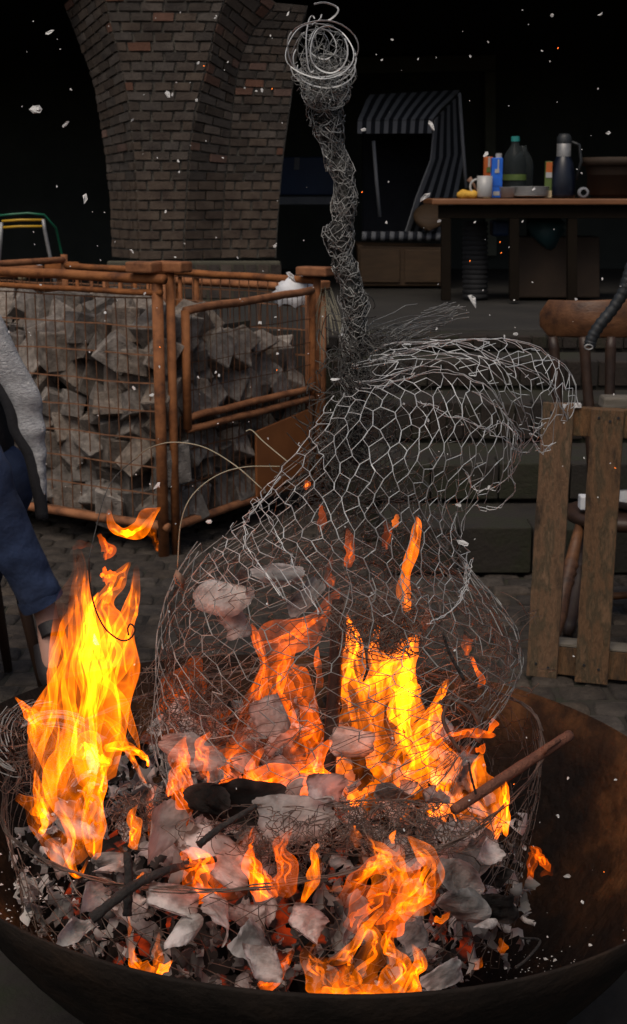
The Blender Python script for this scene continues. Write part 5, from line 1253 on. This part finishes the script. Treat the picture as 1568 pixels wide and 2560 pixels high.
flame('ragged orange flames licking up between the papers at centre', [
    [(590, 2040, 34), (620, 1980, 44), (690, 1950, 36), (760, 1930, 26), (830, 1950, 14), (880, 2000, 3), .8],
    [(760, 2030, 26), (800, 1970, 36), (790, 1900, 26), (830, 1850, 4), .8],
    [(640, 2060, 20), (650, 1990, 30), (630, 1920, 20), (660, 1870, 3), .8],
    [(440, 2080, 18), (452, 2010, 24), (440, 1950, 14), (470, 1900, 3), .8],
    [(380, 2120, 12), (392, 2060, 18), (372, 2010, 12), (392, 1960, 2), .7]], 2.12, 'flame_red', 1.25, 5, seed=31)
flame('merging orange flames between ring wire and the front rim', [
    [(880, 2330, 34), (920, 2270, 50), (985, 2230, 40), (1040, 2180, 22), (1066, 2130, 3), .7],
    [(960, 2330, 24), (1000, 2280, 34), (1060, 2240, 24), (1090, 2190, 3), .8],
    [(850, 2260, 16), (900, 2200, 26), (960, 2150, 24), (1010, 2110, 3), .8],
    [(700, 2240, 24), (720, 2180, 30), (700, 2120, 18), (730, 2070, 3), .6],
    [(440, 2240, 24), (455, 2190, 30), (440, 2140, 16), (460, 2090, 3), .7],
    [(650, 2470, 16), (690, 2440, 20), (720, 2400, 10), (735, 2365, 2), .6]], 1.80, 'flame_red', .95, 4, seed=32)
flame('slim upright flame burning inside the front mantle', [[(1018, 1530, 9), (1010, 1480, 16), (1018, 1420, 16), (1036, 1360, 14), (1046, 1310, 8), (1040, 1290, 2)], [(1010, 1500, 5), (1014, 1450, 8), (1026, 1390, 5), (1036, 1340, 2), 1.5], [(986, 1320, 4), (990, 1300, 9), (994, 1285, 2), .6]], 2.30, heat=.95, kids=2, seed=6)
flame('little flame wisp beside the lower mantle edge', [[(1062, 1575, 4), (1066, 1545, 11), (1074, 1522, 3)], [(1166, 1640, 4), (1168, 1612, 13), (1160, 1585, 2), .7], [(1178, 1640, 4), (1190, 1672, 5), (1205, 1700, 8), (1195, 1722, 2), .6]], 2.25, 'flame_red', 1.8, 1, seed=7)
flame('right flame under the reddish stick with a yellow foot', [
    [(1250, 2085, 12), (1225, 2030, 40), (1200, 1970, 36), (1195, 1915, 22), (1205, 1880, 4)],
    [(1150, 2050, 30), (1170, 1990, 40), (1185, 1930, 22), (1172, 1890, 3), .8],
    [(1266, 2092, 4), (1262, 2030, 14), (1262, 1980, 9), (1266, 1950, 2), 1.5],
    [(1240, 2100, 4), (1246, 2060, 9), (1235, 2010, 3), 2.2],
    [(1140, 1980, 10), (1130, 1950, 16), (1145, 1930, 3), .8]], 2.08, heat=.85, kids=3, seed=8)
flame('orange flame curling sideways around the wire hook', [[(1060, 1905, 8), (1110, 1850, 22), (1160, 1832, 18), (1210, 1835, 10), (1240, 1838, 2)], [(1120, 1870, 14), (1160, 1880, 16), (1200, 1868, 4)], [(1220, 1835, 5), (1235, 1810, 9), (1230, 1795, 2)], [(1188, 1876, 6), (1205, 1872, 8), (1212, 1858, 2), 4.0]], 2.2, 'flame_red', 1.7, 2, seed=9)
flame('dim orange flames rising left of the iron rod', [
    [(610, 1930, 50), (625, 1830, 36), (645, 1740, 22), (660, 1660, 12), (640, 1600, 14), (628, 1560, 3)],
    [(720, 1890, 70), (712, 1780, 52), (690, 1700, 34), (712, 1640, 20), (700, 1590, 4), .7],
    [(560, 1900, 40), (600, 1820, 26), (640, 1720, 12), (655, 1670, 2), .8],
    [(800, 1720, 9), (798, 1680, 9), (792, 1640, 6), (796, 1615, 2), .9],
    [(650, 1640, 40), (690, 1600, 50), (760, 1580, 40), (820, 1520, 20), (850, 1470, 4), .35],
    [(700, 2000, 60), (690, 1880, 90), (720, 1760, 80), (700, 1660, 50), (740, 1600, 6), .5],
    [(600, 1990, 40), (570, 1920, 46), (620, 1840, 24), (640, 1790, 3), .7],
    [(830, 2010, 26), (815, 1920, 30), (830, 1840, 22), (816, 1780, 3), .8],
    [(640, 1960, 24), (720, 1930, 26), (800, 1935, 24), (870, 1980, 16), (890, 2020, 4), .9],
    [(700, 1990, 30), (760, 1900, 50), (780, 1820, 30), (760, 1760, 4), .7]], 2.42, 'flame_red', 1.25, 4, seed=10)
flame('orange flame along the papers at left of wire skirt', [[(470, 2020, 30), (455, 1940, 26), (450, 1880, 18), (466, 1838, 3)], [(545, 1960, 24), (520, 1900, 30), (500, 1860, 16), (530, 1830, 3), .8], [(420, 1990, 12), (440, 1930, 12), (452, 1880, 2), .8]], 2.06, 'flame_red', 1.6, 4, seed=11)
flame('faint red glow of flames behind the left wire skirt', [[(420, 1880, 50), (440, 1780, 60), (470, 1700, 44), (500, 1640, 8)], [(540, 1860, 50), (520, 1770, 44), (540, 1690, 8)]], 2.6, 'flame_red', .38, 2, seed=12)
flame('orange sheet of flame below the slanting charred twigs', [
    [(500, 2250, 30), (490, 2200, 40), (500, 2150, 30), (470, 2120, 4)], [(580, 2250, 40), (570, 2200, 46), (600, 2150, 36), (620, 2100, 16), (640, 2070, 3)], [(660, 2250, 20), (640, 2200, 24), (625, 2150, 14), (630, 2110, 2), 1.2], [(690, 2245, 5), (672, 2210, 12), (655, 2170, 2), 1.2], [(540, 2150, 8), (580, 2120, 10), (625, 2085, 3), .9], [(460, 2150, 6), (462, 2138, 10), (468, 2120, 2), 2.0]], 1.92, 'flame_red', 2.0, 5, seed=13)
flame('narrow bright flame bending up at the front centre', [[(755, 2262, 4), (775, 2215, 14), (790, 2160, 13), (782, 2128, 9), (800, 2110, 2)], [(790, 2220, 4), (800, 2170, 6), (795, 2130, 2), 1.4]], 1.88, heat=1.1, kids=2, seed=14)
flame('tall orange flame tongues before the base mesh right of centre', [
    [(1060, 2290, 20), (1050, 2240, 44), (1085, 2180, 30), (1060, 2130, 22), (1020, 2090, 4)],
    [(930, 2260, 20), (960, 2200, 36), (930, 2160, 30), (905, 2130, 12), (880, 2090, 3), .8],
    [(820, 2225, 6), (870, 2215, 9), (910, 2190, 12), (940, 2160, 7), (950, 2130, 2), 1.6],
    [(1000, 2220, 26), (980, 2160, 30), (940, 2120, 18), (910, 2085, 3), .8],
    [(1010, 2300, 30), (1020, 2220, 30), (1000, 2150, 14), (1010, 2120, 2), .6],
    [(1085, 2296, 6), (1108, 2300, 9), (1125, 2278, 2), .7],
    [(895, 2120, 6), (888, 2090, 15), (882, 2060, 2), 1.6], [(985, 2110, 4), (980, 2095, 6), (990, 2075, 2), 1.6]], 1.84, heat=.72, kids=4, seed=15)
flame('wide low flame running along the front rim of bowl', [
    [(830, 2490, 30), (800, 2440, 40), (772, 2400, 24), (785, 2360, 12), (812, 2335, 2)],
    [(910, 2495, 70), (905, 2440, 60), (940, 2380, 34), (930, 2330, 18), (890, 2295, 3), .8],
    [(1010, 2495, 40), (1030, 2440, 26), (1050, 2400, 14), (1030, 2360, 2), .9],
    [(780, 2400, 6), (830, 2402, 12), (880, 2370, 14), (915, 2320, 14), (960, 2270, 4), 1.4],
    [(800, 2492, 20), (900, 2488, 28), (1000, 2486, 26), (1062, 2470, 8), 1.2],
    [(960, 2480, 30), (1000, 2420, 26), (970, 2360, 20), (985, 2310, 3), .7],
    [(890, 2460, 24), (870, 2420, 14), (880, 2385, 3), .9]], 1.72, heat=.72, kids=4, seed=16)
flame('forked small flame at the front rim left of centre', [[(385, 2436, 16), (350, 2420, 20), (332, 2390, 12), (326, 2350, 2)], [(388, 2436, 14), (396, 2400, 14), (394, 2365, 8), (398, 2330, 2)], [(392, 2436, 8), (412, 2420, 10), (432, 2400, 2)], [(322, 2345, 2), (325, 2320, 4), (322, 2290, 1.5), .9]], 1.73, heat=1.0, kids=2, seed=17)
flame('small flame among twigs below the left ring wire', [[(330, 2120, 14), (340, 2080, 16), (330, 2040, 10), (345, 2010, 2)], [(300, 2170, 8), (305, 2140, 12), (298, 2110, 2), .8], [(325, 2240, 3), (320, 2220, 5), (324, 2195, 1.5), 1.4], [(345, 2205, 5), (352, 2190, 5), (360, 2180, 1.5), 1.2]], 1.92, heat=.85, kids=2, seed=18)
flame('small flame tongue at the right foot of the base', [[(1255, 2390, 3), (1256, 2365, 11), (1250, 2345, 2)], [(1185, 2425, 4), (1198, 2410, 8), (1205, 2392, 2), .8]], 1.84, heat=.7, kids=2, seed=19)
flame('faint red flame floating over the rusty bowl at right', [[(1326, 2200, 4), (1330, 2165, 14), (1340, 2130, 14), (1322, 2115, 2)], [(1350, 2190, 6), (1372, 2178, 9), (1386, 2165, 2)], [(1340, 2130, 8), (1360, 2155, 12), (1376, 2180, 2), .8]], 1.9, 'flame_red', .6, 3, seed=20)
flame('little flames glowing inside the mantle at centre', [[(760, 1222, 3), (770, 1212, 8), (764, 1200, 2)], [(800, 1330, 6), (806, 1290, 10), (800, 1260, 2), .5], [(870, 1420, 8), (876, 1370, 14), (868, 1320, 3), .5], [(960, 1370, 6), (970, 1330, 12), (962, 1300, 2), .6], [(830, 1470, 8), (822, 1430, 12), (830, 1390, 2), .5]], 2.3, 'flame_red', 1.1, 1, seed=21)
